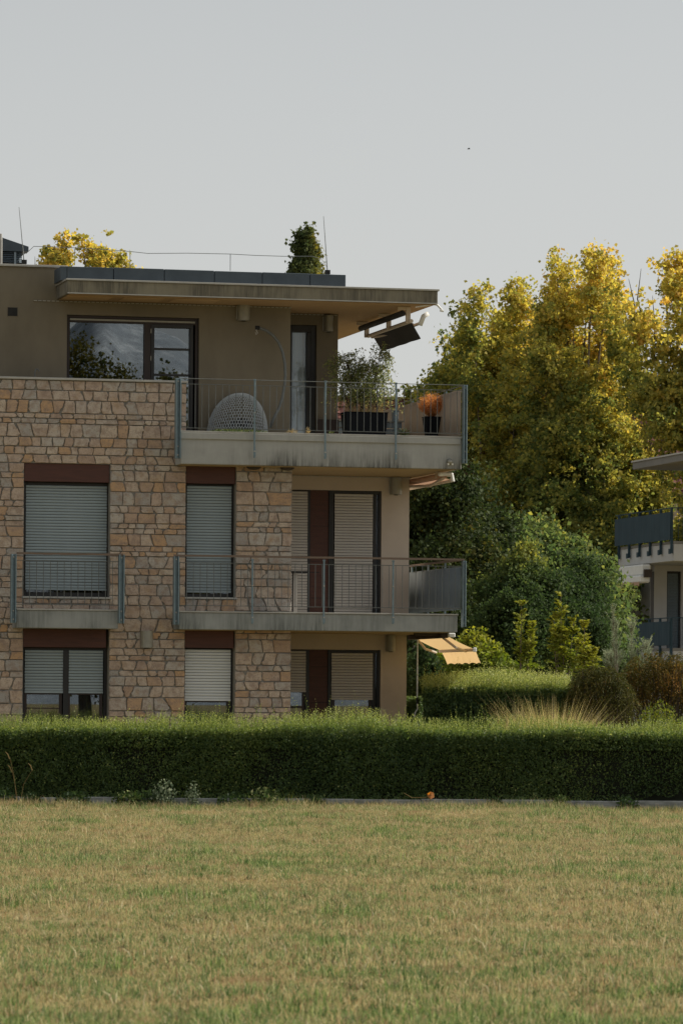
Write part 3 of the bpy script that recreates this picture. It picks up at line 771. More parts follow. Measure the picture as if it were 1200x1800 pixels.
# ---- lightning protection on the roof
def rod(x0, y0, x1, y1, v, label):
    a = B.pv(x0, y0, v); b_ = B.pv(x1, y1, v)
    t = thing('lightning_rod', label, 'lightning rod', (b_[0], v, b_[1]), B, 'lightning rods on the roof')
    MB().tube([(b_[0], v, b_[1]), (a[0], v, a[1])], [.009, .004], 6).build('rod', M['steel_thin'], t)
    MB().box(b_[0] - .04, b_[0] + .04, v - .04, v + .04, b_[1] - .02, b_[1] + .05).build('foot', M['dark'], t)
rod(34, 364, 43, 462, 2.5, 'thin tilted lightning rod beside the roof vent box')
rod(568.5, 380, 575.5, 480, 1.2, 'thin tilted lightning rod in front of the poplar top')
mb = MB(); wv = 1.5
pts = [(46, 446), (60, 433), (100, 434), (160, 437), (229, 442), (260, 445.5), (330, 445), (405, 446.5), (450, 449), (500, 450.5), (548, 450.5), (565, 455), (575, 470)]
mb.tube([(*[B.pv(x, y, wv)[0]], wv, B.pv(x, y, wv)[1]) for x, y in pts], .0055, 5)
wire = thing('lightning_wire', 'loose grey conductor wire carried along the flat roof on short stakes', 'wire', (B.pv(229, 470, wv)[0], wv, B.pv(229, 470, wv)[1]), B)
mb.build('wire', M['steel_thin'], wire)
for (x, y0, y1) in ((132, 437, 466), (229, 442, 472), (405, 446, 476)):
    a = B.pv(x, y0, wv); b_ = B.pv(x, y1, wv); MB().tube([(a[0], wv, b_[1]), (a[0], wv, a[1])], .006, 5).build('stake', M['steel_thin'], wire)

# ---- roof vent housing at the left
v = 3.0
t = thing('roof_vent_housing', 'slate-blue sheet metal vent box with louvres on the left roof', 'roof vent', (U(20, v, 450), v, zl_top), B)
zb_ = zl_top - .1; z1, z2 = Zf(424, v, 5), Zf(434, v, 48)
ua, ub = U(-60, v, 440), U(50, v, 440)
MB().add([(ua, v - .05, Zf(442, v, 10)), (ub, v - .05, Zf(442.5, v, 48)), (ub, v - .05, z2), (ua, v - .05, z1 + .25), (ua, v + 1.4, Zf(442, v, 10)), (ub, v + 1.4, Zf(442.5, v, 48)), (ub, v + 1.4, z2), (ua, v + 1.4, z1 + .25)],
         [(0, 1, 2, 3), (7, 6, 5, 4), (0, 4, 5, 1), (1, 5, 6, 2), (2, 6, 7, 3), (3, 7, 4, 0)]).build('hood', M['roof_metal'], t)
MB().box(ua, U(40, v, 450), v + .06, v + 1.3, zb_, Zf(442, v, 10)).build('body', M['frame_black'], t)
for i in range(7):
    zz = Zf(461 - i * 3.1, v, 20); MB().add([(ua, v - .01, zz), (U(39, v, 450), v - .01, zz), (U(39, v, 450), v + .05, zz + .026), (ua, v + .05, zz + .026)], [(0, 1, 2, 3)]).build('louvre', M['screen_blue'], t)
MB().box(U(25, v, 450), U(28.5, v, 450), v - .03, v - .015, zb_, Zf(443, v, 20)).build('louvre_post', M['screen_blue'], t)
o = MB().tube([(U(2.5, 2.6, 440), 2.6, zl_top - .1), (U(2.5, 2.6, 440), 2.6, Zf(423, 2.6, 2))], .022, 10).tube([(U(2, 2.6, 440), 2.6, Zf(423, 2.6, 2)), (U(1.5, 2.6, 440), 2.6, Zf(411, 2.6, 2))], .028, 10).build('flue_pipe', M['flashing'], None, base=(U(2.5, 2.6, 440), 2.6, zl_top), frame=B)
tag(o, 'slim pale flue pipe in front of the roof vent box', 'pipe')

# ---- awnings
M['awning_orange'] = None
M['awning_orange'] = cloth('awning_orange', (.66, .46, .23), (.60, .41, .20), .5)
M['awning_peach'] = cloth('awning_peach', (.55, .36, .25), None, .3)
M['awning_black'] = cloth('awning_black', (.035, .032, .032), None, .05)
M['cream_metal'] = simple('cream_metal', (.55, .47, .38), (.48, .40, .32), .5, 6)
# top: folded under the roof at the right, runs back along the depth of the building
ut = U(722, .25, 550)
t = thing('retractable_awning', 'folded awning with black valance hanging under the right end of the roof', 'awning', (ut, .2, z_fb), B, 'side awnings')
def zt_(x, y, u): return B.pu(x, y, u)
vn, zn = B.pu(728, 548, ut); vf, zf_ = B.pu(648, 586, ut)
vn2 = .35; vf2 = vf + .1
MB().tube([(ut - .12, vn2, zn - .0), (ut - .12, vf2, zn - .0)], .05, 12).build('fabric_roll', M['awning_black'], t, smooth=True)
MB().tube([(ut + .02, vn2 - .05, zn - .13), (ut + .02, vf2, zn - .13)], .035, 8).build('torsion_bar', M['cream_metal'], t)
MB().tube([(ut + .16, vn2 - .05, zn - .17), (ut + .16, vf2 - .1, zn - .17)], .028, 8).build('front_bar', M['cream_metal'], t)
MB().tube([(ut + .08, vn2 + .1, zn - .17), (ut + .12, (vn2 + vf2) / 2, zn - .21), (ut + .03, vf2 - .2, zn - .17)], .022, 6).build('folding_arm', M['cream_metal'], t)
for vv in (vn2, (vn2 * .55 + vf2 * .45), vf2 - .05):
    MB().box(ut - .06, ut + .02, vv, vv + .05, zn - .16, z_fb - .004).box(ut - .2, ut - .06, vv, vv + .05, z_fb - .06, z_fb - .004).build('bracket', M['cream_metal'], t, bevel=.005)
MB().tube([(ut + .16, vn2 - .09, zn - .2), (ut + .22, vn2 - .09, zn - .05), (ut + .30, vn2 - .09, zn + .0)], .042, 10).build('end_cap', M['white_paint'], t, smooth=True)
mb = MB(); n = 20; vs = []
for i in range(n + 1):
    vq = vn2 - .1 + (vf2 - vn2 - .25) * i / n; vs += [(ut + .02, vq + .12, zn - .12), (ut + .20 + .01 * math.sin(i), vq + .12, zn - .42)]
mb.add(vs, [(2 * i, 2 * i + 2, 2 * i + 3, 2 * i + 1) for i in range(n)]); o = mb.build('valance', M['awning_black'], t)
o.modifiers.new('thickness', 'SOLIDIFY').thickness = .006
# gutter outlet hook at the roof corner
a = B.pv(765, 538, VF + .1); o = MB().tube([(a[0] - .35, .0, a[1] - .03), (a[0] - .05, 0, a[1] + .03), (a[0] + .03, 0, a[1] + .02), (a[0] + .12, 0, a[1] - .07)], [.01, .016, .018, .014], 6).tube([(a[0] + .08, 0, a[1] - .07), (a[0] + .14, 0, a[1] - .08)], .02, 6).build('roof_hook', M['white_paint'], None, base=(a[0], 0, z_fb), frame=B)
tag(o, 'small pale bent bracket sticking out from the roof corner', 'bracket')
# middle: folded awning under the upper balcony slab
ut = U(790, 0, 840)
t = thing('retractable_awning', 'folded peach awning under the right end of the upper balcony slab', 'awning', (ut, 0, z_s2_bot), B, 'side awnings')
vn2 = -.15; vf2 = 3.0; z = z_s2_bot
MB().tube([(ut - .1, vn2 + .1, z - .08), (ut - .1, vf2, z - .08)], .05, 10).build('fabric_roll', M['awning_peach'], t, smooth=True)
MB().tube([(ut, vn2, z - .17), (ut, vf2 - .3, z - .17)], .03, 8).build('front_bar', M['cream_metal'], t)
MB().tube([(ut - .12, vn2 + .1, z - .13), (ut - .05, 1.1, z - .2), (ut - .18, 2.6, z - .15)], .025, 6).build('folding_arm', M['cream_metal'], t)
MB().box(ut - .22, ut + .03, vn2, vn2 + .12, z - .10, z - .035).build('end_cap', M['white_paint'], t, bevel=.02)
MB().tube([(ut + .0, vn2 + .02, z - .07), (ut + .02, vn2, z - .19)], .03, 8).build('end_elbow', M['white_paint'], t)
for vv in (.3, 2.5): MB().box(ut - .16, ut - .08, vv, vv + .06, z - .11, z - .007).build('bracket', M['cream_metal'], t)
MB().add([(ut - .02, vn2, z - .17), (ut - .02, vf2 - .6, z - .17), (ut - .14, vf2 - .6, z - .10), (ut - .14, vn2, z - .10)], [(0, 1, 2, 3)]).build('fabric', M['awning_peach'], t)
# ground floor: opened orange awning
uc = U(784, .2, 1121)
t = thing('retractable_awning', 'opened orange awning with scalloped valance beside the ground floor', 'awning', (uc, 0, z_s1_bot), B, 'side awnings')
vn_ = .1; zc = Zf(1120.5, vn_, 784); vfar = B.pu(733, 1121, uc)[0]
ubar = U(832, vn_, 1143); zbar = Zf(1142.5, vn_, 832); vfb = B.pu(768, 1143, ubar)[0]
vfar = (vfar + vfb) / 2; vfb = vfar
MB().box(uc - .12, uc, vn_ - .05, vfar + .05, zc - .01, zc + .07).build('cassette', M['bark_dark'], t, bevel=.01)
mb = MB(); n = 16; vs = []
for i in range(n + 1):
    v = vn_ + (vfar - vn_) * i / n
    for j in range(5):
        q = j / 4; vs.append((uc + (ubar - uc) * q, v, zc + (zbar - zc) * q + .02 - .012 * math.sin(q * 3.14) + .002 * math.sin(i * 2)))
mb.add(vs, [(i * 5 + j, i * 5 + j + 1, (i + 1) * 5 + j + 1, (i + 1) * 5 + j) for i in range(n) for j in range(4)]); mb.build('fabric', M['awning_orange'], t, smooth=True)
MB().box(ubar - .02, ubar + .025, vn_ - .03, vfar + .03, zbar - .025, zbar + .03).build('front_bar', M['cream_metal'], t, bevel=.01)
MB().box(ubar - .025, ubar + .035, vn_ - .07, vn_ - .032, zbar - .035, zbar + .04).build('end_cap', M['white_paint'], t, bevel=.01)
for va, vb2 in ((vn_ + .25, vn_ + .12), (vfar - .25, vfar - .12)):
    MB().tube([(uc - .02, va, zc), (uc + .14, va - .25 if va < 1 else va + .05, zc - .17), (ubar - .02, vb2 + .3, zbar - .02)], .022, 6).build('folding_arm', M['cream_metal'], t)
MB().box(U(732, vn_, 1118), uc - .125, vn_ + .1, vn_ + .22, z_s1_bot - .05, z_s1_bot - .008).build('mount_arm', M['bark_dark'], t)
MB().box(uc - .02, uc + .10, vn_ - .12, vn_ - .03, zc + .0, zc + .075).build('motor_cap', M['white_paint'], t, bevel=.012)
mb = MB(); n = 44; vs = []; zv = .21
for i in range(n + 1):
    v = vn_ - .02 + (vfar - vn_) * i / n; fl = .018 * math.sin(i * .9); sc_ = .022 * abs(math.sin(i * math.pi / 4))
    vs += [(ubar + .03, v, zbar - .01), (ubar + .07 + fl, v, zbar - .12), (ubar + .11 + fl * 1.4, v, zbar - zv - .02 + sc_)]
mb.add(vs, [(3 * i + j, 3 * i + 3 + j, 3 * i + 4 + j, 3 * i + 1 + j) for i in range(n) for j in range(2)]); o = mb.build('valance', M['awning_orange'], t, smooth=True)
# crank pole hanging from the cassette
uk, vk = U(733, .9, 1200), .9
t = thing('awning_crank', 'white awning crank rod hanging beside the ground-floor corner', 'crank', (uk, vk, Zf(1130, vk, 733)), B)
MB().tube([(uk, vk, Zf(1124, vk, 733)), (uk, vk, Zf(1226, vk, 733)), ], .0125, 6).build('rod', M['white_paint'], t)
MB().tube([(uk, vk, Zf(1226, vk, 733)), (uk + .005, vk, Zf(1237, vk, 733))], .016, 6).build('grip', M['dark'], t)
MB().tube([(uk + .005, vk, Zf(1237, vk, 733)), (uk + .01, vk, Zf(1246, vk, 733)), (uk - .035, vk, Zf(1253, vk, 733)), (uk - .045, vk, Zf(1260, vk, 733))], .013, 6).build('handle', M['white_paint'], t)

# ---- things on the lower balcony
vt = 1.3; za = Zf(1006, vt, 530); u0, u1 = U(500, vt, 1006), U(561, vt, 1006)
t = thing('side_table', 'narrow table with dark top standing behind the railing of the first-floor balcony', 'table', ((u0 + u1) / 2, vt, z_s1_top), B)
MB().box(u0, U(540, vt, 1006), vt - .15, vt + .15, za - .015, za + .015).build('table_top', M['dark'], t, bevel=.004)
MB().box(U(540, vt, 1006), u1, vt - .02, vt + .01, za - .006, za + .006).build('top_bar', M['dark'], t)
MB().box(U(515, vt, 1040), U(522, vt, 1040), vt - .03, vt + .03, z_s1_top + .001, za - .016).build('leg', M['slat_beige'], t)
MB().box(U(513.4, vt, 1040), U(514.8, vt, 1040), vt - .03, vt + .0, z_s1_top + .001, za - .016).build('leg_edge', M['dark'], t)

# ---- things on the top terrace
zf2 = z_s2_top
# deck box / low slatted bench
vb = 2.9; ua, ub = U(592, vb, 750), U(706, vb, 750); zt = Zf(738.5, vb, 650)
t = thing('slatted_bench', 'low blue-grey slatted bench behind the black planters on the terrace', 'bench', ((ua + ub) / 2, vb, zf2), B)
for i in range(4): MB().box(ua, ub, vb, vb + .03, zf2 + .012 + i * (zt - zf2 - .03) / 4, zf2 + .012 + (i + .82) * (zt - zf2 - .03) / 4).build('slat', M['screen_blue'], t)
MB().box(ua - .02, ub + .02, vb - .03, vb + .5, zt - .028, zt).build('seat', M['lamp_metal'], t)
for uu in (ua + .05, ub - .09): MB().box(uu, uu + .04, vb + .031, vb + .45, zf2 + .001, zt - .03).build('leg', M['lamp_metal'], t)
def planter(x0, x1, y0, y1, v, taper, depth, label, name='planter'):
    ua, ub = U(x0, v, y0), U(x1, v, y0); zt = Zf(y0, v, (x0 + x1) / 2); zb = zf2 + .002
    t = thing(name, label, 'planter', ((ua + ub) / 2, v + depth / 2, zb), B)
    tp = taper
    MB().hexa([(ua + tp, v + tp, zb), (ub - tp, v + tp, zb), (ub - tp, v + depth - tp, zb), (ua + tp, v + depth - tp, zb), (ua, v, zt - .001), (ub, v, zt - .001), (ub, v + depth, zt - .001), (ua, v + depth, zt - .001)]).build('pot', M['planter'], t, bevel=.01)
    w_ = .02
    MB().box(ua - .004, ub + .004, v - .004, v + w_, zt, zt + .014).box(ua - .004, ub + .004, v + depth - w_, v + depth + .004, zt, zt + .014).box(ua - .004, ua + w_, v + w_, v + depth - w_, zt, zt + .014).box(ub - w_, ub + .004, v + w_, v + depth - w_, zt, zt + .014).build('rim', M['planter'], t)
    MB().box(ua + w_, ub - w_, v + w_, v + depth - w_, zt, zt + .008).build('soil', M['bark_dark'], t)
    return (ua + ub) / 2, v + depth / 2, zt
pb = planter(608, 682, 725.5, 763, .75, .035, .4, 'long black planter holding the small birch on the terrace')
po = planter(748, 775, 733.5, 765, .75, .05, .26, 'small tapered black pot holding the orange plant on the terrace')

# foliage helper for anything planted: clusters of leaves
def leafy(name, parent, P, L, mat, tint, **k):
    return quad_mesh(name, leaf_quads(P, L, **k), tint, mat, parent)
M['leaf_birch'] = leaf_mat('leaf_birch', [(0, (.11, .15, .06)), (.45, (.25, .28, .11)), (.8, (.42, .37, .18)), (1, (.48, .30, .13))], .5)
M['twig_orange'] = leaf_mat('twig_orange', [(0, (.48, .20, .07)), (.5, (.78, .38, .15)), (1, (.88, .56, .30))], .5)
M['leaf_weed'] = leaf_mat('leaf_weed', [(0, (.045, .08, .025)), (.6, (.10, .14, .04)), (1, (.30, .30, .14))], .3)

t = thing('potted_birch', 'small airy birch with drooping twigs in the long black planter', 'tree', (pb[0], pb[1], pb[2]), B)
cu, cv, cz = pb; stems = MB(); tw = MB(); LP = []; LD = []
rr = random.Random(4)
for sidx in range(11):
    bu = cu + rr.uniform(-.28, .28); du = rr.uniform(-.28, .24); hh = rr.uniform(.75, 1.12)
    if sidx in (0, 1): bu, du, hh = cu + .12, .16, 1.14
    path = [Vector((bu + du * q ** 1.3 + .02 * math.sin(q * 7 + sidx), cv + rr.uniform(-.02, .02) + (sidx % 3 - 1) * .12 * q, cz + hh * q)) for q in [0, .2, .4, .6, .8, 1]]
    stems.tube(path, [.012, .011, .009, .007, .005, .003], 5)
    for j in range(38):
        q = rr.uniform(.12, 1); i = min(4, int(q * 5)); p0 = path[i].lerp(path[i + 1], q * 5 - i)
        ang = rr.uniform(0, 6.28); ln = rr.uniform(.15, .38) * (1.15 - q * .6)
        p1 = p0 + Vector((math.cos(ang) * ln, math.sin(ang) * ln * .8, ln * .35)); p2 = p1 + Vector((math.cos(ang) * ln * .3, 0, -rr.uniform(.08, .26)))
        tw.tube([p0, p1, p2], [.003, .002, .001], 3, cap=False)
        for m_ in range(24):
            k_ = rr.uniform(.15, 1); p = p0.lerp(p1, k_ * 2) if k_ < .5 else p1.lerp(p2, k_ * 2 - 1)
            LP.append((p.x + rr.gauss(0, .022), p.y + rr.gauss(0, .022), p.z + rr.gauss(0, .022)))
LP = np.array(LP); stems.build('stem', M['bark_dark'], t); tw.build('twigs', M['bark_dark'], t)
leafy('foliage', t, LP, .036, M['leaf_birch'], np.clip(RNG.normal(.42, .2, len(LP)) + .25 * (LP[:, 2] < cz + .2), 0, 1), aspect=.6, dirs=np.array([[0, 0, -1.0]]), dir_mix=.4)
# dry grass at the foot of the birch
n = 260; P0 = np.stack([RNG.uniform(cu - .32, cu + .32, n), RNG.uniform(cv - .15, cv + .15, n), np.full(n, cz)], 1); D = np.stack([RNG.normal(0, .05, n), RNG.normal(0, .05, n), RNG.uniform(.06, .17, n)], 1)
W_ = np.array([.003, 0, 0]); V = np.stack([P0 - W_, P0 + W_, P0 + D + W_ * .3, P0 + D - W_ * .3], 1)
M['straw'] = leaf_mat('straw', [(0, (.30, .22, .10)), (.5, (.42, .32, .16)), (1, (.50, .40, .22))], .3)
quad_mesh('dry_grass', V, RNG.uniform(0, 1, n), M['straw'], t)

t = thing('orange_plant', 'round shrub of fine orange twigs in the small black pot', 'plant', po, B)
cu, cv, cz = po; tw = MB(); LP = []
for i in range(230):
    th_ = rr.uniform(0, 6.28); el = math.asin(rr.uniform(-.15, 1)); R_ = rr.uniform(.17, .265)
    e = Vector((math.cos(th_) * math.cos(el) * R_, math.sin(th_) * math.cos(el) * R_, .19 + math.sin(el) * R_ * .98)); c = Vector((cu, cv, cz))
    m_ = c + e * .5 + Vector((rr.gauss(0, .02), rr.gauss(0, .02), .02)); tw.tube([c + Vector((e.x * .1, e.y * .1, 0)), m_, c + e], [.0025, .002, .001], 3, cap=False)
    for j in range(46):
        k_ = rr.uniform(.35, 1.02); q = c.lerp(c + e, k_); LP.append((q.x + rr.gauss(0, .014), q.y + rr.gauss(0, .014), q.z + rr.gauss(0, .014)))
LP = np.array(LP); tw.build('twigs', M['twig_orange'], t); leafy('foliage', t, LP, .024, M['twig_orange'], RNG.uniform(0, 1, len(LP)), aspect=.25)

# succulent and weeds on the slab edge
def tuft(name, label, cat, cu, cv, cz, r, h, n, L, mat, frame=B, aspect=.4, dirmix=.7, part='leaves', tr=(0, 1)):
    t = thing(name, label, cat, (cu, cv, cz), frame)
    d = rdir(n); d[:, 2] = np.abs(d[:, 2]); rad = RNG.uniform(0, 1, n)[:, None] ** .5
    P = np.array([cu, cv, cz + .01]) + d * rad * np.array([r, r * .6, h])
    quad_mesh(part, leaf_quads(P, L, aspect=aspect, dirs=d, dir_mix=dirmix), RNG.uniform(tr[0], tr[1], n), mat, t)
    return t
M['leaf_succ'] = leaf_mat('leaf_succ', [(0, (.06, .10, .06)), (.7, (.14, .18, .08)), (1, (.28, .16, .09))], .2)
tuft('succulent', 'small rosette succulent at the slab edge between the two black pots', 'plant', U(709, -.3, 757), -.3, zf2, .11, .13, 90, .06, M['leaf_succ'])
tuft('weed_tuft', 'small yellowing weed growing on the slab edge below the curved pole', 'weed', U(514, -.35, 757), -.35, zf2, .10, .07, 90, .05, M['straw'], aspect=.15)
tuft('weed_tuft', 'small yellow weed on the slab edge in front of the narrow door', 'weed', U(541, -.35, 757), -.35, zf2, .05, .1, 50, .06, M['straw'], aspect=.15)
tuft('moss_patch', 'low green moss strip under the wicker pod on the terrace edge', 'moss', U(420, -.38, 757), -.38, zf2, .50, .05, 700, .03, M['leaf_weed'])
tuft('creeper_sprig', 'dark trailing sprig on the slab edge beside the middle post', 'plant', U(582, -.5, 760), -.5, zf2, .06, .03, 30, .03, M['leaf_weed'])
# grey-blue lantern box
ul = U(694, 2.2, 730); t = thing('lantern', 'small blue-grey lantern standing behind the railing post on the terrace', 'lantern', (ul, 2.2, zf2), B)
zz = Zf(741, 2.2, 694); MB().box(ul - .05, ul + .05, 2.15, 2.25, zz, zz + .17).build('body', M['screen_blue'], t, bevel=.006); MB().box(ul - .06, ul + .06, 2.14, 2.26, zz + .171, zz + .185).build('lid', M['steel'], t); MB().box(ul - .02, ul + .02, 2.18, 2.22, zf2 + .001, zz - .001).build('foot', M['steel'], t)

# wicker pod: half dome of hexagonal openings
def wicker():
    x0, x1 = 372, 477; v = .55
    ua, ub = U(x0, v, 740), U(x1, v, 740); zb = zf2 + .004; zt = Zf(689.5, v, 425)
    cu, rx, h = (ua + ub) / 2, (ub - ua) / 2, zt - zb
    t = thing('wicker_pod', 'grey woven wicker pod seat lying on the terrace behind the railing', 'hanging chair', (cu, v + .3, zb), B)
    s_ = .034; verts = {}; V = []; Fc = []
    def vid(p):
        k = (round(p[0], 4), round(p[1], 4))
        if k not in verts: verts[k] = len(V); V.append(p)
        return verts[k]
    for i in range(-40, 41):
        for j in range(-40, 41):
            cx = s_ * math.sqrt(3) * (i + (j % 2) / 2); cy = s_ * 1.5 * j
            if cx * cx + cy * cy > 1.02 ** 2 or cy < -.03: continue
            Fc.append([vid((cx + s_ * math.cos(math.radians(60 * k + 30)), cy + s_ * math.sin(math.radians(60 * k + 30)))) for k in range(6)])
    def warp(p, side):
        r = min(1.0, math.hypot(*p)); a = math.atan2(p[1], p[0])
        r2 = math.sin(r * math.pi / 2); d = math.cos(r * math.pi / 2)
        X, Z = math.cos(a) * r2, math.sin(a) * r2
        # asymmetric outline: steep right side, long slope on the left
        Z = max(Z, 0.0)
        X = X + .06 * Z * (1 - abs(X)) + (.10 * Z if X > 0 else .04 * Z)
        X = min(X, 1.0 - .10 * max(0, Z - .4))
        return (cu + X * rx, v + .35 - side * d * .36, zb + Z * h)
    for side, nm in ((1, 'front_shell'), (-1, 'back_shell')):
        me = bpy.data.meshes.new(nm); me.from_pydata([warp(p, side) for p in V], [], Fc)
        b_ = BASE[t.name]; me.transform(Matrix.Translation((-b_[0], -b_[1], -b_[2]))); me.materials.append(M['wicker'])
        o = bpy.data.objects.new(nm, me); link(o, t)
        md = o.modifiers.new('w', 'WIREFRAME'); md.thickness = .0165; md.use_even_offset = False; md.use_boundary = True
    ring = []
    for k in range(25):
        a = math.pi * k / 24; ring.append(Vector(warp((math.cos(a) * .999, math.sin(a) * .999), 1)))
    MB().tube(ring, .017, 6).build('rim', M['wicker'], t, smooth=True)
    inner = [Vector((cu + rx * (-.1 + .62 * math.cos(math.pi * k / 12)), v - .015 + .0, zb + .02 + h * .55 * math.sin(math.pi * k / 12))) for k in range(13)]
    c_ = MB(); n = 20
    pts = [Vector(warp((math.cos(math.pi * k / 24) * .96, math.sin(math.pi * k / 24) * .96), -1)) for k in range(25)]
    MB().prism([(p.x, p.z) for p in [Vector((cu + rx * .55 * math.cos(math.pi * k / 12) + .05, 0, zb + .005 + h * .42 * math.sin(math.pi * k / 12))) for k in range(13)]], 'v', v + .22, v + .34).build('cushion', M['dark'], t)
M['wicker'] = simple('wicker', (.47, .50, .52), (.36, .385, .40), .7, 30)
wicker()
vs_ = .75
t = thing('chair_stand', 'curved grey steel stand for a hanging chair arching above the terrace', 'stand', (U(476, vs_, 755), vs_, zf2), B)
pp = [(699, 765), (730, 690), (762, 630), (785, 560), (800, 470), (806, 400), (803, 320), (788, 240), (760, 170), (720, 118), (670, 82), (635, 70), (605, 64)]
MB().tube([(B.pv(300 + x / 4, 560 + y / 4, vs_)[0], vs_, max(zf2 + .02, B.pv(300 + x / 4, 560 + y / 4, vs_)[1])) for x, y in pp], .025, 10).build('pole', M['steel_thin'], t, smooth=True)
hu, hz = B.pv(451, 576, vs_)
MB().tube([(hu, vs_, hz + .02), (hu - .005, vs_, hz - .05), (hu + .02, vs_, hz - .09), (hu - .005, vs_, hz - .12), (hu - .02, vs_, hz - .08)], .007, 6).build('hook', M['slat_beige'], t)
MB().tube([(hu - .02, vs_, hz), (hu + .05, vs_, hz)], .034, 8).build('collar', M['dark'], t)
bu = U(476, vs_, 755)
MB().tube([(bu - .05, vs_ - .5, zf2 + .025), (bu, vs_, zf2 + .03), (bu + .1, vs_ + .5, zf2 + .025)], .025, 8).tube([(bu, vs_, zf2 + .03), (bu + .09, vs_ - .28, zf2 + .025)], .022, 8).build('foot', M['steel_thin'], t)
# small bracket lamp and pipes at the slab corner
a = B.pv(790, 814, VS - .03); t = thing('corner_lamp', 'small dome lamp with two white bulbs on the upper slab corner', 'lamp', (a[0], VS, a[1]), B)
MB().tube([(a[0], VS - .001, a[1] + .03), (a[0], VS - .07, a[1] + .01)], [.05, .035], 10).build('lamp_shade', M['lamp_metal'], t, smooth=True)
for du in (-.03, .04): MB().tube([(a[0] + du, VS - .05, a[1] - .035), (a[0] + du, VS - .05, a[1] - .005)], [.014, .019], 8).build('bulb', M['white_paint'], t)

# swallow nests under the slab
for xx, lb in ((446, 'dark clay swallow nest under the slab above the stone pier, nearer the window'), (505, 'dark clay swallow nest under the slab at the outer edge of the stone pier')):
    u_ = U(xx, -.12, 824); mb = MB(); z = z_s2_bot; rings = []
    for i in range(5):
        a_ = i / 4 * math.pi / 2
        rings.append([(u_ + math.cos(a_) * .13 * math.cos(k * math.pi / 4), -.12 + math.cos(a_) * .10 * math.sin(k * math.pi / 4), z - .002 - .055 * math.sin(a_)) for k in range(8)])
    vs = [p for r_ in rings for p in r_]; mb.add(vs, [(i * 8 + k, i * 8 + (k + 1) % 8, (i + 1) * 8 + (k + 1) % 8, (i + 1) * 8 + k) for i in range(4) for k in range(8)])
    o = mb.build('swallow_nest', M['bark_dark'], None, base=(u_, -.12, z), frame=B); tag(o, lb, 'nest')

# ------------------------------------------------------------------ the second building at the right
ox2 = at(1183, 980, 130.0)[0]
B2 = Fr(ox2, 130.0, math.radians(13.3))
b2 = thing('apartment_block', 'light grey apartment block with deep balconies at the right behind the garden', 'building', (0, 0, 0), B2)
def p2(x, y, u=0.0): return B2.pu(x, y, u)
M['grey_wall'] = simple('grey_wall', (.46, .45, .44), (.41, .40, .39), .95, 1.5, bump_s=.3)
M['grey_conc'] = simple('grey_conc', (.46, .46, .46), (.40, .40, .40), .9, 2)
M['grey_roof'] = simple('grey_roof', (.21, .20, .19), (.17, .165, .155), .9, 2)
vfar, z = p2(1111, 818, -.25)
zrt, zrb = p2(1111, 810.5, -.25)[1], p2(1111, 825.5, -.25)[1]
r2 = MB().box(-.25, 10, -4, vfar, zrb, zrt - .05).build('roof', M['grey_roof'], b2, bevel=.01)
MB().box(-.29, 10, -4.04, vfar + .04, zrt - .05, zrt).build('roof_edge_trim', M['flashing'], r2)
vb_ = p2(1086, 970)[0]
zt_a, zb_a = p2(1183, 951)[1], p2(1183, 986)[1]
def slab_b2(zt, zb):
    s_ = MB().box(0, 10, 0, vb_, zb, zt - .08).build('balcony_slab', M['grey_conc'], b2, bevel=.01)
    MB().box(-.02, 10, -.02, vb_ + .02, zt - .08 + .001, zt).build('drip_edge', M['grey_roof'], s_)
slab_b2(zt_a, zb_a)
zt_b, zb_b = p2(1183, 1139)[1], p2(1183, 1166)[1]
slab_b2(zt_b, zb_b)
def rail_b2(zt, zslab, n, yscr_t, yscr_b, label, group=None, vstop=None):
    vs_top = p2(1183, yscr_t)[1]; vs_bot = p2(1183, yscr_b)[1]
    vend = vstop or vb_ + .05
    top = MB().box(-.09, -.05, -.05, vend, zt - .03, zt).box(-.09, 4, -.09, -.05, zt - .03, zt).build('balcony_railing', M['screen_dark'], b2)
    MB().box(-.08, -.06, -.05, vend, zslab + .08, zslab + .10).build('rail', M['screen_dark'], top)
    for i in range(n):
        v = -.02 + i * (vend - .1) / (n - 1) * .96
        MB().box(-.10, -.03, v, v + .07, zslab - .38, zt - .031).build('post', M['screen_dark'], top)
        MB().box(-.13, -.101, v - .01, v + .16, zslab - .40, zslab - .24).build('bracket', M['screen_dark'], top)
    for i in range(8): MB().box(.12 + i * .14, .135 + i * .14, -.08, -.065, zslab + .08, zt - .031).build('bar', M['screen_dark'], top)
    scr = MB(); k = 30; vsx = []
    for i in range(k + 1):
        v = -.02 + (vend + .0) * i / k; vsx += [(-.115 + .008 * math.sin(i * 1.7), v, vs_bot), (-.115 + .008 * math.sin(i * 1.7 + 1), v, vs_top)]
    scr.add(vsx, [(2 * i, 2 * i + 2, 2 * i + 3, 2 * i + 1) for i in range(k)])
    o = scr.build('privacy_screen', M['screen_dark'], None, base=(-.115, 0, vs_bot), frame=B2); tag(o, label, 'privacy screen')
    o.modifiers.new('thickness', 'SOLIDIFY').thickness = .01
rail_b2(p2(1183, 892)[1], zt_a, 6, 900, 949, 'dark blue-green screen on the upper balcony of the grey block')
rail_b2(p2(1183, 1085)[1], zt_b, 6, 1092, 1134, 'dark blue-green screen on the lower balcony of the grey block')
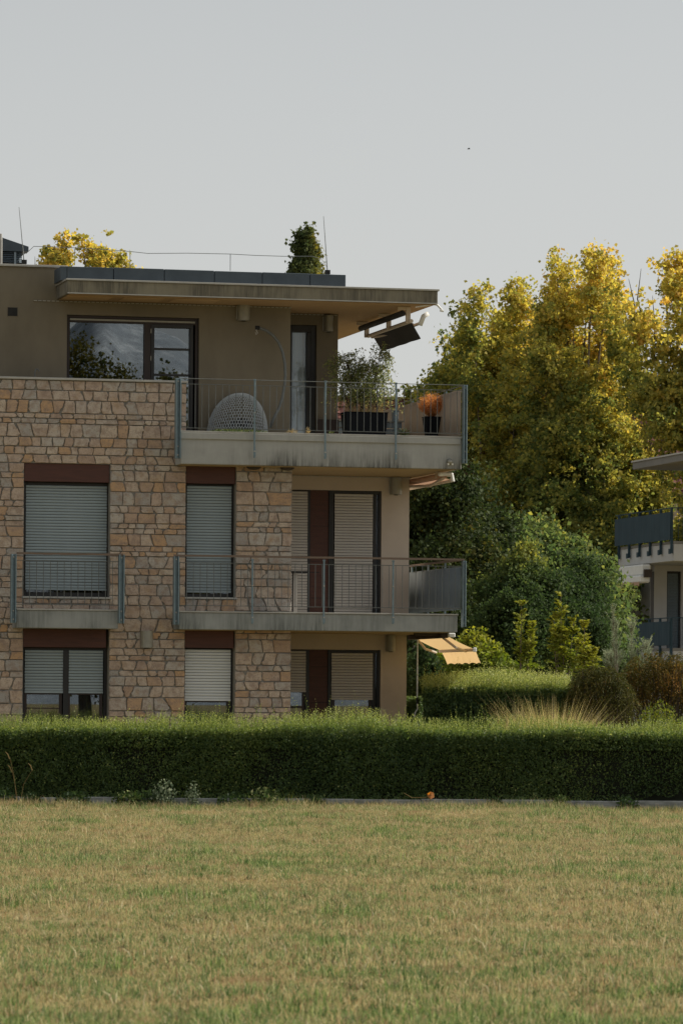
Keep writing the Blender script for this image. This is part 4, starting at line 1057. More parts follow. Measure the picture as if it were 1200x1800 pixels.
# walls with the shuttered window
VW2 = 4.0
uw = B2.pv(1149, 1060, VW2)[0]
uo1, uo2 = B2.pv(1171, 1060, VW2)[0], B2.pv(1196, 1060, VW2)[0]
zo_t, zo_b = B2.pv(1180, 1004, VW2)[1], zt_b
for (z0, z1, zt) in ((zt_b, zb_a, zo_t), (0, zb_b, 2.1)):
    z1 -= .002
    ww = wall_cells('front_wall', [uw, uo1, uo2, 10], [z0, zt, z1], lambda i, j: not (i == 1 and j == 0), VW2, VW2 + .45, M['grey_wall'], b2)
    fr = MB().box(uo1 + .001, uo1 + .05, VW2 + .1, VW2 + .2, z0, zt).box(uo2 - .05, uo2, VW2 + .1, VW2 + .2, z0, zt).box(uo1 + .05, uo2 - .05, VW2 + .1, VW2 + .2, zt - .06, zt).build('window', M['frame_black'], b2)
    me = slat_mesh(uo2 - uo1 - .11, M['shutter_dark'] if 'shutter_dark' in M else M.setdefault('shutter_dark', simple('shutter_dark', (.16, .20, .23), (.12, .155, .18), .6, 3)), 'b2')
    n = int((zt - z0 - .1) / PITCH)
    for i in range(n):
        o = bpy.data.objects.new('slat', me); link(o, fr); o.location = (uo1 + .055, VW2 + .14, zt - .07 - (i + 1) * PITCH)
    MB().box(uo1 + .05, uo2 - .05, VW2 + .155, VW2 + .17, z0, zt - .06).build('shutter_backing', M['frame_black'], fr)
MB().box(uw + 1.9, 9.9, VW2 + .46, VW2 + 9, 0, zt_a - .02).build('rear_wing', M['grey_wall'], b2)
MB().box(uw + 5, 9.9, VW2 + .5, VW2 + 9, zt_a + .001, zrb - .002).build('attic_storey', M['grey_wall'], b2)
MB().box(uw - .001 + .0, uw + .002, VW2 + .03, VW2 + .42, zt_b + .2, zb_a - .2).build('dark_side_sheet', M['frame_black'], b2)  # thin black sheet darkening the wall's left side face
# folded white awning under the upper slab
va, vc = p2(1095, 1005, -.06)[0], p2(1141, 1005, -.06)[0]
t = thing('retractable_awning', 'folded white two-tier awning with scalloped orange-edged valance under the grey block balcony', 'awning', (-.1, (va + vc) / 2, zb_a), B2)
zz = zb_a
MB().box(-.32, -.02, vc, va, zz - .38, zz - .04).build('cassette', M['white_paint'], t, bevel=.04)
MB().box(-.42, -.08, vc - .1, va + .05, zz - .62, zz - .385).build('front_bar', M['white_paint'], t, bevel=.04)
mb = MB(); n = 40; vs = []
for i in range(n + 1):
    v = vc - .12 + (va - vc + .2) * i / n; vs += [(-.44, v, zz - .60), (-.45, v, zz - .74 + .04 * abs(math.sin(i * math.pi / 5)))]
mb.add(vs, [(2 * i, 2 * i + 2, 2 * i + 3, 2 * i + 1) for i in range(n)]); mb.build('valance', M['awning_peach'], t)
MB().box(-.3, -.05, vc - .22, vc - .11, zz - .45, zz - .2).build('arm', M['bark_dark'], t)

# ------------------------------------------------------------------ red roofed houses far behind
M['roof_tile'] = simple('roof_tile', (.17, .060, .045), (.09, .035, .03), .85, 3)
M['cream_wall'] = simple('cream_wall', (.42, .37, .30), (.36, .31, .25), .95, 2)
def red_house(label, xa, xb, yridge, yeave, Y, ang=0, tilt=1.0):
    X0, _, zr = at(xa, yridge, Y); X1 = at(xb, yridge, Y)[0]; ze_ = at((xa + xb) / 2, yeave, Y)[2]
    run = (zr - ze_) * tilt; fr = Fr((X0 + X1) / 2, Y, ang)
    hw = (X1 - X0) / 2
    t = thing('red_roof_house', label, 'house', (0, 0, 0), fr)
    MB().box(-hw + .3, hw - .3, -run + .5, run - .5, 0, ze_ - .05).build('wall', M['cream_wall'], t)
    MB().add([(-hw + .31, -run + .6, ze_ - .05), (-hw + .31, run - .6, ze_ - .05), (-hw + .31, 0, zr - .25)], [(0, 1, 2)]).add([(hw - .31, -run + .6, ze_ - .05), (hw - .31, run - .6, ze_ - .05), (hw - .31, 0, zr - .25)], [(0, 2, 1)]).build('gable', M['cream_wall'], t)
    for s_ in (-1, 1):
        V = []; nr = max(4, int(math.hypot(run, zr - ze_) / .36)); nc = int(2 * hw / .06)
        xs_ = np.linspace(-hw, hw, nc + 1); wav = .035 * np.abs(np.sin(xs_ * math.pi / .24))
        L = math.hypot(run, zr - ze_); nz_ = run / L; nv = (zr - ze_) / L
        for r_ in range(nr):
            a, b_ = r_ / nr, (r_ + 1) / nr + .01
            q = []
            for k_, off in ((a, .0), (b_, .05)):
                v = s_ * run * k_; zz_ = zr - (zr - ze_) * k_
                q.append(np.stack([xs_, v + s_ * nv * (wav + off), zz_ + nz_ * (wav + off)], 1))
            V.append(np.stack([q[0][:-1], q[0][1:], q[1][1:], q[1][:-1]], 1))
        V = np.concatenate(V); o = quad_mesh('roof_tiles', V, np.zeros(len(V)), M['roof_tile'], t); tag(o, kind='stuff')
    MB().tube([(-hw, 0, zr + .02), (hw, 0, zr + .02)], .09, 8).build('ridge', M['roof_tile'], t)
red_house('red tiled house roof behind the birch planter and the terrace railing', 560, 842, 702, 1000, 152, math.radians(4))
red_house('red tiled roof showing between the yellow trees above the grey block', 1012, 1320, 724, 880, 172, math.radians(-8))

# ------------------------------------------------------------------ trees
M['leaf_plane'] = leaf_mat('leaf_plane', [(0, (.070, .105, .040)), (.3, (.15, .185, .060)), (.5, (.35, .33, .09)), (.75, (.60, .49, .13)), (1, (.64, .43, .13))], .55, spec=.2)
M['leaf_dark'] = leaf_mat('leaf_dark', [(0, (.020, .034, .015)), (.5, (.050, .068, .022)), (1, (.19, .16, .035))], .30)
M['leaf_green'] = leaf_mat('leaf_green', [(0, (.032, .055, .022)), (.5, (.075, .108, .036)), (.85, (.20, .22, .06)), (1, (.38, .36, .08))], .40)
M['leaf_poplar'] = leaf_mat('leaf_poplar', [(0, (.040, .062, .030)), (.6, (.10, .12, .04)), (1, (.26, .22, .05))], .35)
M['leaf_lime'] = leaf_mat('leaf_lime', [(0, (.07, .11, .02)), (.5, (.15, .19, .035)), (1, (.34, .33, .06))], .4)
def tree(name, label, cat, X, Y, lobes, leaf_n, L, mat, tint_fn, trunk_r=.3, cl=26, cr=.42, noise_s=.55, keep=-.35, group=None, aspect=.8, bark='bark', limb_r=.09, seed=1, twigs=True, shell=2.2, z0=0.0, tuft=0.0):
    """lobes: (x, y, z, rx, ry, rz) ellipsoids"""
    rg = np.random.default_rng(seed)
    t = thing(name, label, cat, (X, Y, z0), WORLD, group)
    vol = np.array([l[3] * l[4] * l[5] for l in lobes]); share = vol ** .75; share = share / share.sum()
    cents = []
    for l, s_ in zip(lobes, share):
        m_ = int(leaf_n * s_ / cl * 1.35) + 2
        nt_ = max(3, m_ // 9) if tuft else m_
        d = rg.normal(size=(nt_, 3)); d /= np.linalg.norm(d, axis=1, keepdims=True)
        P = np.array(l[:3]) + d * (rg.uniform(0, 1, nt_)[:, None] ** (1 / shell)) * np.array(l[3:])
        taper = 1 - .68 * np.clip((P[:, 2] - l[2]) / l[5], 0, 1)
        P[:, 0] = l[0] + (P[:, 0] - l[0]) * taper; P[:, 1] = l[1] + (P[:, 1] - l[1]) * taper
        if tuft:   # leaves gather in upright sprays
            k_ = rg.integers(0, nt_, m_); up_ = rg.uniform(-.6, 1, m_)
            wd_ = tuft * 1.15 * (1 - .45 * np.clip(up_, 0, 1))
            P = P[k_] + np.stack([rg.normal(0, .45, m_) * wd_, rg.normal(0, .45, m_) * wd_, up_ * tuft * 1.05], 1)
            P[:, 2] = np.minimum(P[:, 2], l[2] + l[5] + .12 + .3 * tuft * pnoise(P, 3.5))
        cents.append(P)
    Cn = np.concatenate(cents); Cn = Cn[Cn[:, 2] > z0 + .15]
    Cn = Cn[pnoise(Cn, noise_s) > keep]
    ctint = rg.normal(0, .11, len(Cn)) + .10 * pnoise(Cn, .5)
    csz = rg.uniform(.6, 1.25, len(Cn))
    idx = np.repeat(np.arange(len(Cn)), cl)
    off = rg.normal(size=(len(idx), 3)) * np.array([1, 1, .75]) * cr * csz[idx][:, None] * .62
    P = Cn[idx] + off
    tint = np.clip(tint_fn(P) + ctint[idx] + rg.normal(0, .10, len(P)), 0, 1)
    trunk = MB(); zt = max(l[2] for l in lobes); mx = sum(l[0] for l in lobes) / len(lobes)
    zlow = z0 + .28 * (zt - z0)
    trunk.tube([(X, Y, z0 - .1), (X + .05, Y, z0 + (zlow - z0) * .5), (X - .05, Y, zlow), ((X + mx) / 2, Y, (zlow + zt) / 2)], [trunk_r * 1.2, trunk_r, trunk_r * .85, trunk_r * .35], 8)
    trunk.build('trunk', M[bark], t, smooth=True)
    for l in lobes:
        st = Vector((X, Y, zlow * rg.uniform(.7, 1))); en = Vector((l[0], l[1], l[2] + l[5] * .85)); mid = Vector((l[0] * .8 + X * .2, l[1] * .8 + Y * .2, l[2] - l[5] * .6))
        if mid.z < st.z: mid.z = st.z + .3
        lm = MB(); path = [st, st.lerp(mid, .5) + Vector((rg.normal(0, .1), 0, -.1)), mid, mid.lerp(en, .5) + Vector((rg.normal(0, .12), rg.normal(0, .12), 0)), en]
        lm.tube(path, [limb_r, limb_r * .85, limb_r * .65, limb_r * .4, limb_r * .12], 5)
        if twigs:
            near = Cn[np.linalg.norm((Cn - np.array(l[:3])) / np.array(l[3:]), axis=1) < 1.15]
            for q in near[::6][:40]:
                k_ = min(.95, max(.1, (q[2] - mid.z) / max(.1, en.z - mid.z) * .8)); s_ = mid.lerp(en, k_)
                if s_.z > q[2]: s_ = mid.lerp(en, k_ * .6)
                q = Vector(q); lm.tube([s_, s_.lerp(q, .5) + Vector((0, 0, -.08)), q], [limb_r * .28, limb_r * .2, limb_r * .08], 3, cap=False)
        lm.build('limb', M[bark], t)
    quad_mesh('foliage', leaf_quads(P, L, aspect=aspect, fold=.18), tint, mat, t)
    return t
def lobe(x, ytop, ybot, wpx, Y, dy=0, depth=None):
    """ellipsoid from photo columns/rows at distance Y+dy"""
    Y2 = Y + dy; s_ = F / Y2; X, _, zt = at(x, ytop, Y2); zb = at(x, ybot, Y2)[2]
    rx = wpx / 2 / s_
    return (X, Y2, (zt + zb) / 2, rx, depth or rx, (zt - zb) / 2)
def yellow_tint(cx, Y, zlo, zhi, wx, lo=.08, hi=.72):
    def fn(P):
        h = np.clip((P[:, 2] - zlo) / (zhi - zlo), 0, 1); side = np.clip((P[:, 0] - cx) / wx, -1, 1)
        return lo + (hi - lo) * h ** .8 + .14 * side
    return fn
PG = 'yellowing plane trees behind the garden'
YT = 150.0
z_ = lambda y, Y=YT: at(600, y, Y)[2]
# first plane tree: two slim plumes at its left, a broad body
lb = [lobe(832, 486, 760, 50, YT, -2, 1.1), lobe(868, 548, 800, 84, YT, 1, 1.8), lobe(940, 560, 760, 60, YT, 2, 1.4), lobe(922, 620, 860, 90, YT, -1, 2), lobe(904, 486, 760, 52, YT, 0, 1.2), lobe(884, 530, 700, 30, YT, 1, .8), lobe(806, 560, 830, 60, YT, 2, 1.3),
      lobe(905, 600, 980, 130, YT, -3, 3), lobe(850, 690, 1080, 150, YT, 0, 3), lobe(790, 640, 900, 60, YT, 1, 1.4), lobe(765, 640, 760, 44, YT, 0, 1), lobe(932, 590, 860, 50, YT, 3, 1.4), lobe(735, 668, 740, 26, YT, 2, .7)]
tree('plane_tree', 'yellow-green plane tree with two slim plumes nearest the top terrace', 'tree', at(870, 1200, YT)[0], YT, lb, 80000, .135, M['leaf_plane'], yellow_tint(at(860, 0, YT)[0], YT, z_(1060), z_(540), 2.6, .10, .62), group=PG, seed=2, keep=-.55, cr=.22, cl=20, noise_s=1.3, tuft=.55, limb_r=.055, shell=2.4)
YT2 = 146.0
lb = [lobe(975, 446, 700, 46, YT2, 0, 1.1), lobe(994, 462, 720, 44, YT2, 1, 1.1), lobe(962, 510, 760, 50, YT2, 0, 1.2), lobe(1005, 520, 800, 100, YT2, 2, 2.2), lobe(1030, 490, 640, 50, YT2, 2, 1.1), lobe(1042, 438, 600, 34, YT2, -1, .9), lobe(1066, 442, 640, 46, YT2, 0, 1.1), lobe(1052, 520, 760, 54, YT2, 1, 1.3), lobe(955, 600, 900, 80, YT2, -2, 2.0),
      lobe(1010, 620, 1020, 150, YT2, -2, 3), lobe(1065, 600, 940, 110, YT2, 1, 2.6), lobe(1090, 700, 980, 90, YT2, -1, 2), lobe(960, 760, 1120, 140, YT2, 0, 3), lobe(1060, 800, 1130, 150, YT2, -3, 3)]
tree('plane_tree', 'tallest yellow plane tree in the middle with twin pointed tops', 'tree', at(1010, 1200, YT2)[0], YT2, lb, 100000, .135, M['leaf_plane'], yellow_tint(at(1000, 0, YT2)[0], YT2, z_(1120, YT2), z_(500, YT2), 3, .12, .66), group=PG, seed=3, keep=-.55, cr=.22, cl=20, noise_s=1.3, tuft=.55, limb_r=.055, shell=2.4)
YT3 = 141.0
lb = [lobe(1126, 462, 600, 60, YT3, 0, 1.1), lobe(1104, 482, 590, 40, YT3, 0, .9), lobe(1146, 510, 640, 40, YT3, -1, .9), lobe(1174, 452, 560, 34, YT3, 1, .8), lobe(1196, 450, 640, 44, YT3, 1, 1.1), lobe(1166, 590, 820, 96, YT3, 0, 1.8), lobe(1088, 520, 700, 50, YT3, 3, 1.1), lobe(1215, 560, 1000, 100, YT3, 0, 2.4), lobe(1120, 600, 720, 50, YT3, 2, 1.1),
      lobe(1140, 800, 1060, 120, YT3, 4, 2.2), lobe(1100, 900, 1150, 110, YT3, 6, 2.4), lobe(1060, 940, 1160, 100, YT3, 0, 2.2), lobe(1260, 500, 1000, 120, YT3, 0, 2.5)]
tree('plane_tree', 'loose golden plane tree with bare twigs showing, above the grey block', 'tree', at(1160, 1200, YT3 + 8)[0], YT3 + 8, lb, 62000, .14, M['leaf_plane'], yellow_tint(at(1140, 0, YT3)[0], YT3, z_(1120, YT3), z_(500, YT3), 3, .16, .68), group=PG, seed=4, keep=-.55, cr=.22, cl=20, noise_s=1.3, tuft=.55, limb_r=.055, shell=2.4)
# bluish green tree looking out left of the plane trees
lb = [lobe(808, 578, 700, 46, 165, 0, 1), lobe(795, 620, 760, 60, 165, 0, 1.4), lobe(822, 640, 1000, 90, 165, 0, 2)]
tree('green_tree', 'dark green tree top peeping out left of the yellow plane trees', 'tree', at(812, 1200, 165)[0], 165, lb, 9000, .2, M['leaf_poplar'], lambda P: np.full(len(P), .18), seed=5)
lb = [lobe(760, 700, 1060, 120, 158, 0, 2), lobe(700, 760, 1060, 120, 158, 0, 2), lobe(735, 860, 1230, 170, 158, 0, 2.5)]
# dark tree close behind the balconies
YD = 98.0
lb = [lobe(765, 790, 1010, 110, YD, 0, 1.6), lobe(715, 830, 1150, 100, YD, 1, 1.5), lobe(815, 830, 1100, 120, YD, 0, 1.8), lobe(770, 940, 1220, 170, YD, -1, 2), lobe(870, 900, 1180, 140, YD, 2, 2)]
tree('dark_tree', 'dense dark green tree close behind the balconies of the stone building', 'tree', at(780, 1200, YD)[0], YD, lb, 42000, .10, M['leaf_dark'], lambda P: .32 + .12 * pnoise(P, 1.5) + .30 * (pnoise(P, 1.1) > .8), seed=6, cl=30, cr=.30, keep=-.6, bark='bark_dark', noise_s=.9, tuft=.45)
# broad darker tree filling under the plane trees
YU = 118.0
lb = [lobe(900, 930, 1200, 190, YU, 0, 2.5), lobe(1010, 955, 1210, 190, YU, 1, 2.5), lobe(1048, 990, 1220, 60, YU, 0, 2.0), lobe(960, 925, 1100, 130, YU, 2, 2), lobe(1050, 1030, 1230, 100, YU - 4, 0, 2)]
tree('dark_tree', 'shaded olive-green tree filling the gap under the yellow plane trees', 'tree', at(990, 1200, YU)[0], YU, lb, 56000, .13, M['leaf_plane'], lambda P: .02 + .10 * pnoise(P, .8) + .10 * np.clip((P[:, 2] - 4) / 2.5, 0, 1), seed=7, cl=26, cr=.32, keep=-.6, bark='bark_dark', noise_s=.7, tuft=.5)
# poplar and yellow tree behind the flat roof
YP = 190.0
lb = [lobe(542, 390, 500, 20, YP, 0, .7), lobe(528, 408, 530, 20, YP, 0, .8), lobe(549, 404, 560, 18, YP, 0, .7), lobe(517, 432, 560, 16, YP, 0, .7), lobe(553, 434, 580, 12, YP, 0, .6), lobe(533, 450, 700, 40, YP, 0, 1.2)]
tree('poplar_tree', 'slender green poplar top rising behind the flat roof', 'tree', at(534, 1200, YP)[0], YP, lb, 9000, .17, M['leaf_poplar'], lambda P: .25 + .40 * np.clip((P[:, 0] - at(536, 0, YP)[0]) / .5, 0, 1), cl=16, cr=.2, keep=-.75, seed=8, noise_s=1.2, limb_r=.03, tuft=.35)  # leaves tinted lighter to the right, painting in the sunlit side
YY = 120.0
lb = [lobe(150, 413, 480, 50, YY, 0, .8), lobe(178, 418, 490, 56, YY, 0, .9), lobe(113, 415, 480, 44, YY, 0, .8), lobe(84, 424, 490, 40, YY, 0, .7), lobe(205, 432, 500, 44, YY, 0, .8), lobe(228, 455, 510, 26, YY, 0, .5), lobe(62, 445, 520, 30, YY, 0, .5), lobe(100, 440, 560, 60, YY, 0, 1.2), lobe(190, 440, 560, 60, YY, 0, 1.2)]
tree('plane_tree', 'golden yellow tree crown rising behind the left part of the flat roof', 'tree', at(150, 1200, YY)[0], YY, lb, 4300, .13, M['leaf_plane'], lambda P: np.full(len(P), .66), cl=13, cr=.15, keep=-.25, seed=9, noise_s=3.2, tuft=.26, limb_r=.04)
YW = 215.0
far = [lobe(640 + i * 62, 985 + 30 * math.sin(i * 2.1), 1240, 110, YW, (i % 3) * 2, 2.5) for i in range(11)]
for i, l in enumerate(far):
    o = tree('distant_tree', 'dark distant tree in the background band, ' + ['behind the balcony end', 'right of the balcony corner', 'behind the dark tree', 'behind the orange awning side', 'behind the lime bush', 'behind the left sapling', 'behind the round bush', 'behind the tallest sapling', 'behind the silver shrub', 'behind the folded white awning', 'behind the grey block'][i], 'tree', l[0], l[1], [l], 2600, .34, M['leaf_dark'], lambda P: np.full(len(P), .35), cl=16, cr=.6, keep=-2, seed=20 + i, twigs=False, bark='bark_dark', group='distant trees closing the background', )

# round bush, its sunlit upper left painted into the leaf tint
YE = 90.0
lb = [lobe(925, 965, 1130, 120, YE, 0, 1.2), lobe(880, 985, 1130, 90, YE, 0, 1), lobe(985, 990, 1150, 110, YE, 1, 1.2), lobe(1025, 985, 1150, 90, YE, 2, 1), lobe(900, 1030, 1190, 130, YE, -1, 1.2), lobe(1000, 1040, 1200, 150, YE, 0, 1.3)]
tree('round_bush_tree', 'rounded deep green bush tree with top tinted as sunlit in the middle of the garden', 'bush', at(950, 1200, YE)[0], YE, lb, 60000, .075, M['leaf_green'], lambda P: .20 + .58 * np.clip((P[:, 2] - at(0, 1035, YE)[2]) / .8, 0, 1) * np.clip((at(1010, 0, YE)[0] - P[:, 0]) / .5, .15, 1) + .10 * pnoise(P, 2), seed=10, cl=26, cr=.17, keep=-.7, bark='bark_dark', noise_s=1.4, tuft=.26, trunk_r=.12, limb_r=.05)
YV = 79.0
lb = [lobe(838, 1106, 1230, 96, YV, 0, .7), lobe(870, 1130, 1240, 80, YV, 0, .7), lobe(812, 1120, 1240, 60, YV, 0, .6), lobe(775, 1140, 1260, 70, YV, 1, .6)]
tree('viburnum_bush', 'lime-green bush with layered pointed leaves beside the orange awning', 'bush', at(840, 1200, YV)[0], YV, lb, 9000, .105, M['leaf_lime'], lambda P: .38 + .45 * np.clip((P[:, 2] - at(0, 1150, YV)[2]) / .4, 0, 1), seed=11, cl=14, cr=.13, keep=-1, noise_s=2, trunk_r=.05, limb_r=.02, aspect=.42, twigs=False)
YL = 75.5
lb = [lobe(742, 1128, 1240, 60, YL, 0, .4), lobe(760, 1160, 1250, 60, YL, 0, .4), lobe(726, 1150, 1260, 40, YL, .5, .4)]
tree('laurel_bush', 'shaded dark bush between the building corner and the clipped garden hedge', 'bush', at(745, 1200, YL)[0], YL, lb, 6500, .06, M['leaf_green'], lambda P: np.full(len(P), .15), seed=12, cl=16, cr=.12, keep=-1, noise_s=2, trunk_r=.04, limb_r=.015, twigs=False)

# compound-leaved saplings
def frond(p0, d, length, nl, ll, droop, LP, LD, LT, tint, stems, width=.35):
    """leaf stalk with paired leaflets"""
    d = Vector(d).normalized(); side = d.cross(Vector((0, 0, 1)))
    side = side.normalized() if side.length > .05 else Vector((1, 0, 0))
    pts = []
    for k in range(nl + 1):
        q = k / nl; p = Vector(p0) + d * length * q + Vector((0, 0, -droop * length * q * q)); pts.append(p)
        for s_ in (-1, 1):
            ld = (side * s_ * .8 + d * .55 + Vector((0, 0, -.15))).normalized(); LP.append(p + ld * ll * .5 * (1 - .3 * q)); LD.append(ld); LT.append(tint + random.gauss(0, .1))
    stems.tube([pts[0], pts[nl // 2], pts[-1]], [.004, .003, .0015], 3, cap=False)
def sapling(name, label, x, ytop, ybot, Y, wpx, nf, mat, L, seed, tint, fl=.34, nl=6, cat='young tree', group=None, aspect=.42, droop=.5, up=.6, lean=0):
    rg = random.Random(seed); X, _, zt = at(x, ytop, Y); zb = 0.0; s_ = F / Y; hw = wpx / 2 / s_
    t = thing(name, label, cat, (X, Y, 0), WORLD, group); st = MB(); fr = MB(); LP, LD, LT = [], [], []
    zs0 = at(x, ybot, Y)[2]
    NS = max(1, int(wpx / 14)); stems_ = []
    for i_ in range(NS):
        ox = (rg.uniform(-1, 1) * hw * .75) if i_ else 0.0; hz_ = zt * (1 if i_ == 0 else rg.uniform(.80, .96)) - (abs(ox) * .5); stems_.append((ox, rg.uniform(-.2, .2), hz_))
        st.tube([(X, Y, 0), (X + ox * .4, Y, zt * .45), (X + ox + lean, Y + stems_[-1][1], hz_)], [.025, .016, .004], 5)
    for k in range(nf):
        q = rg.uniform(0, 1) ** .8; z = zs0 + (zt - .05 - zs0) * q; a = rg.uniform(0, 6.28)
        # side shoots carry fronds too
        ox, oy, hz_ = stems_[k % NS]; q = rg.uniform(0, 1) ** .7; z = zs0 + (hz_ - .04 - zs0) * q; qq = z / hz_
        f_ = .4 * qq / .45 if qq < .45 else .4 + .6 * (qq - .45) / .55
        p = (X + (ox + lean) * f_, Y + oy * f_, z)
        frond(p, (math.cos(a), math.sin(a), up * rg.uniform(.8, 2.2) + 1.2 * q), fl * rg.uniform(.6, 1.15) * (1 - .45 * q), nl, L, droop, LP, LD, LT, tint + .42 * q, fr)  # tint climbs up each stem, painting the upper fronds as lit
    st.build('stem', M['bark'], t); fr.build('twigs', M['bark'], t)
    P = np.array([tuple(p) for p in LP]); D = np.array([tuple(p) for p in LD])
    quad_mesh('foliage', leaf_quads(P, L, aspect=aspect, dirs=D, dir_mix=.82, fold=.15), np.clip(LT, 0, 1), mat, t)
YS = 76.0
sg = 'young trees with feathered leaves in the garden'
sapling('walnut_sapling', 'slim sapling with feathered leaves tinted as sunlit, left of the three in the garden', 915, 1058, 1190, YS, 74, 100, M['leaf_lime'], .085, 1, .36, group=sg)
sapling('walnut_sapling', 'tallest young tree with yellowing feathered leaves in front of the round bush', 986, 1044, 1190, YS + 1, 92, 150, M['leaf_lime'], .085, 2, .42, group=sg)
sapling('walnut_sapling', 'short sapling with russet-tinged feathered leaves beside the tallest one', 1026, 1086, 1190, YS - 1, 64, 90, M['leaf_lime'], .08, 3, .55, group=sg)
M['leaf_silver'] = leaf_mat('leaf_silver', [(0, (.06, .09, .05)), (.5, (.15, .19, .12)), (1, (.30, .33, .22))], .35)
sapling('tamarisk_shrub', 'feathery silver-green shrub with long upright sprays before the grey block', 1108, 1100, 1195, 78, 120, 190, M['leaf_silver'], .055, 4, .5, fl=.50, nl=12, cat='shrub', aspect=.18, droop=.15, up=1.1)
sapling('tamarisk_spray', 'tall bare-tipped silver-green spray leaning left before the grey block', 1086, 1072, 1180, 77.5, 34, 46, M['leaf_silver'], .05, 5, .45, fl=.42, nl=12, cat='shrub', aspect=.18, droop=.15, up=1.3, lean=-.1)

# ------------------------------------------------------------------ hedges
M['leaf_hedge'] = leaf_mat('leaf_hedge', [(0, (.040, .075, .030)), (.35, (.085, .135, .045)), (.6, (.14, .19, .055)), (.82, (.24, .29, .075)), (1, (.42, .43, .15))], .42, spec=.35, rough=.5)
M['hedge_core'] = simple('hedge_core', (.022, .026, .014), (.012, .014, .008), 1, 8)
def hedge(name, label, x0, x1, y0, y1, h, n_front, n_top, n_shoot, L, mat, seed, shoot=.2, tint0=.30, sides=True, cat='hedge', shoot_t=.72, hvar=.03, skirt=-1):
    rg = np.random.default_rng(seed); X, Y = (x0 + x1) / 2, y0
    t = thing(name, label, cat, (X, Y, 0), WORLD)
    # woody core
    nx = int((x1 - x0) / .25); mb = MB(); vs = []
    for i in range(nx + 1):
        x = x0 + .1 + (x1 - x0 - .2) * i / nx; w_ = .04 * math.sin(i * 1.7)
        vs += [(x, y0 + .26 + w_, .03), (x, y0 + .26 + w_, h - .10 + w_ * .5), (x, y1 - .12, h - .10 - w_ * .5), (x, y1 - .12, .03)]
    fs = [(4 * i + a, 4 * i + 4 + a, 4 * i + 4 + b_, 4 * i + b_) for i in range(nx) for a, b_ in ((0, 1), (1, 2), (2, 3))]
    fs += [(0, 1, 2, 3), tuple(4 * nx + k for k in (3, 2, 1, 0))]
    mb.add(vs, fs).build('branches', M['hedge_core'], t)
    P = []
    def relief(Q): return .075 * pnoise(Q, 1.6) + .05 * pnoise(Q, 4) + .03 * pnoise(Q, 9)
    Q = np.stack([rg.uniform(x0, x1, n_front), np.zeros(n_front), rg.uniform(.02, h, n_front)], 1)
    Q = Q[Q[:, 2] > skirt + .12 * pnoise(Q * np.array([1, 0, 0]), 2.3) + .05 * pnoise(Q * np.array([1, 0, 0]), 8)]; n_front_ = len(Q)
    bush = relief(Q); keepq = rg.uniform(0, 1, n_front_) < np.clip(.9 + 7 * bush, .35, 1)
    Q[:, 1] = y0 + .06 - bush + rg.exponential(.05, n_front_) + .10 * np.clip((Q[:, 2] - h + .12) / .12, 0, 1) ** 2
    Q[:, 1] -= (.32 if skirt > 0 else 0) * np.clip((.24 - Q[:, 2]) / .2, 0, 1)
    Q = Q[keepq]; P.append(Q)
    Q = np.stack([rg.uniform(x0, x1, n_top), rg.uniform(y0 + .05, y1, n_top), np.zeros(n_top)], 1)
    Q[:, 2] = h + relief(Q) * .8 + hvar * pnoise(Q * np.array([1, .3, 0]), 1.1) - rg.exponential(.05, n_top); P.append(Q)
    nsh = int(n_front * .26); Q = np.stack([rg.uniform(x0, x1, nsh), y0 + rg.uniform(.02, .42, nsh), h - rg.uniform(-.03, .26, nsh)], 1); P.append(Q)
    if sides:
        ns = int(n_front * (y1 - y0) / (x1 - x0))
        for xx, sg_ in ((x0, 1), (x1, -1)):
            Q = np.stack([np.zeros(ns), rg.uniform(y0, y1, ns), rg.uniform(.02, h, ns)], 1); Q[:, 0] = xx + sg_ * (.03 + rg.exponential(.05, ns)) ; P.append(Q)
    P = np.concatenate(P); n1 = len(P)
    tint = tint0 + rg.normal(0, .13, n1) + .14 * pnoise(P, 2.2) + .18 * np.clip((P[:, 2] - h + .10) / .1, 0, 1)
    tint[rg.uniform(0, 1, n1) < .05] += .35  # scattered brighter leaves painted in as highlights
    quad_mesh('foliage', leaf_quads(P, L, aspect=.58, nbias=(0, -.5, .35)), np.clip(tint, 0, 1), mat, t)
    # young shoots
    sx = rg.uniform(x0, x1, n_shoot); sy = rg.uniform(y0 + .02, y1, n_shoot)
    dens = pnoise(np.stack([sx, sy * .2, sx * 0], 1), 1.5)
    hh = shoot * rg.uniform(.25, 1.0, n_shoot) * (1 + .35 * dens); hh[rg.uniform(0, 1, n_shoot) < .04] *= 1.7
    ax = rg.normal(.05, .22, n_shoot); ay = rg.normal(-.05, .18, n_shoot)
    P, D, T_, S = [], [], [], []
    k = 13
    for j in range(k):
        q = (j + .5) / k
        base = np.stack([sx + ax * hh * q, sy + ay * hh * q, h - .06 + hvar * pnoise(np.stack([sx, sy * .3, sx * 0], 1), 1.1) + (hh + .06) * q], 1)
        a = rg.uniform(0, 6.28, n_shoot); d = np.stack([np.cos(a), np.sin(a), np.full(n_shoot, .75)], 1); d /= np.linalg.norm(d, axis=1, keepdims=True)
        P.append(base + d * L * .45); D.append(d); T_.append(np.full(n_shoot, shoot_t - .28 + .35 * q) + rg.normal(0, .09, n_shoot)); S.append(np.full(n_shoot, 1.1 - .55 * q))
    P, D, T_, S = map(np.concatenate, (P, D, T_, S))
    V = leaf_quads(P, L * S, aspect=.45, dirs=D, dir_mix=.8)
    b0 = np.stack([sx, sy, np.full(n_shoot, h - .1)], 1); b1 = np.stack([sx + ax * hh, sy + ay * hh, h + hh], 1); w_ = np.array([.0022, 0, 0])
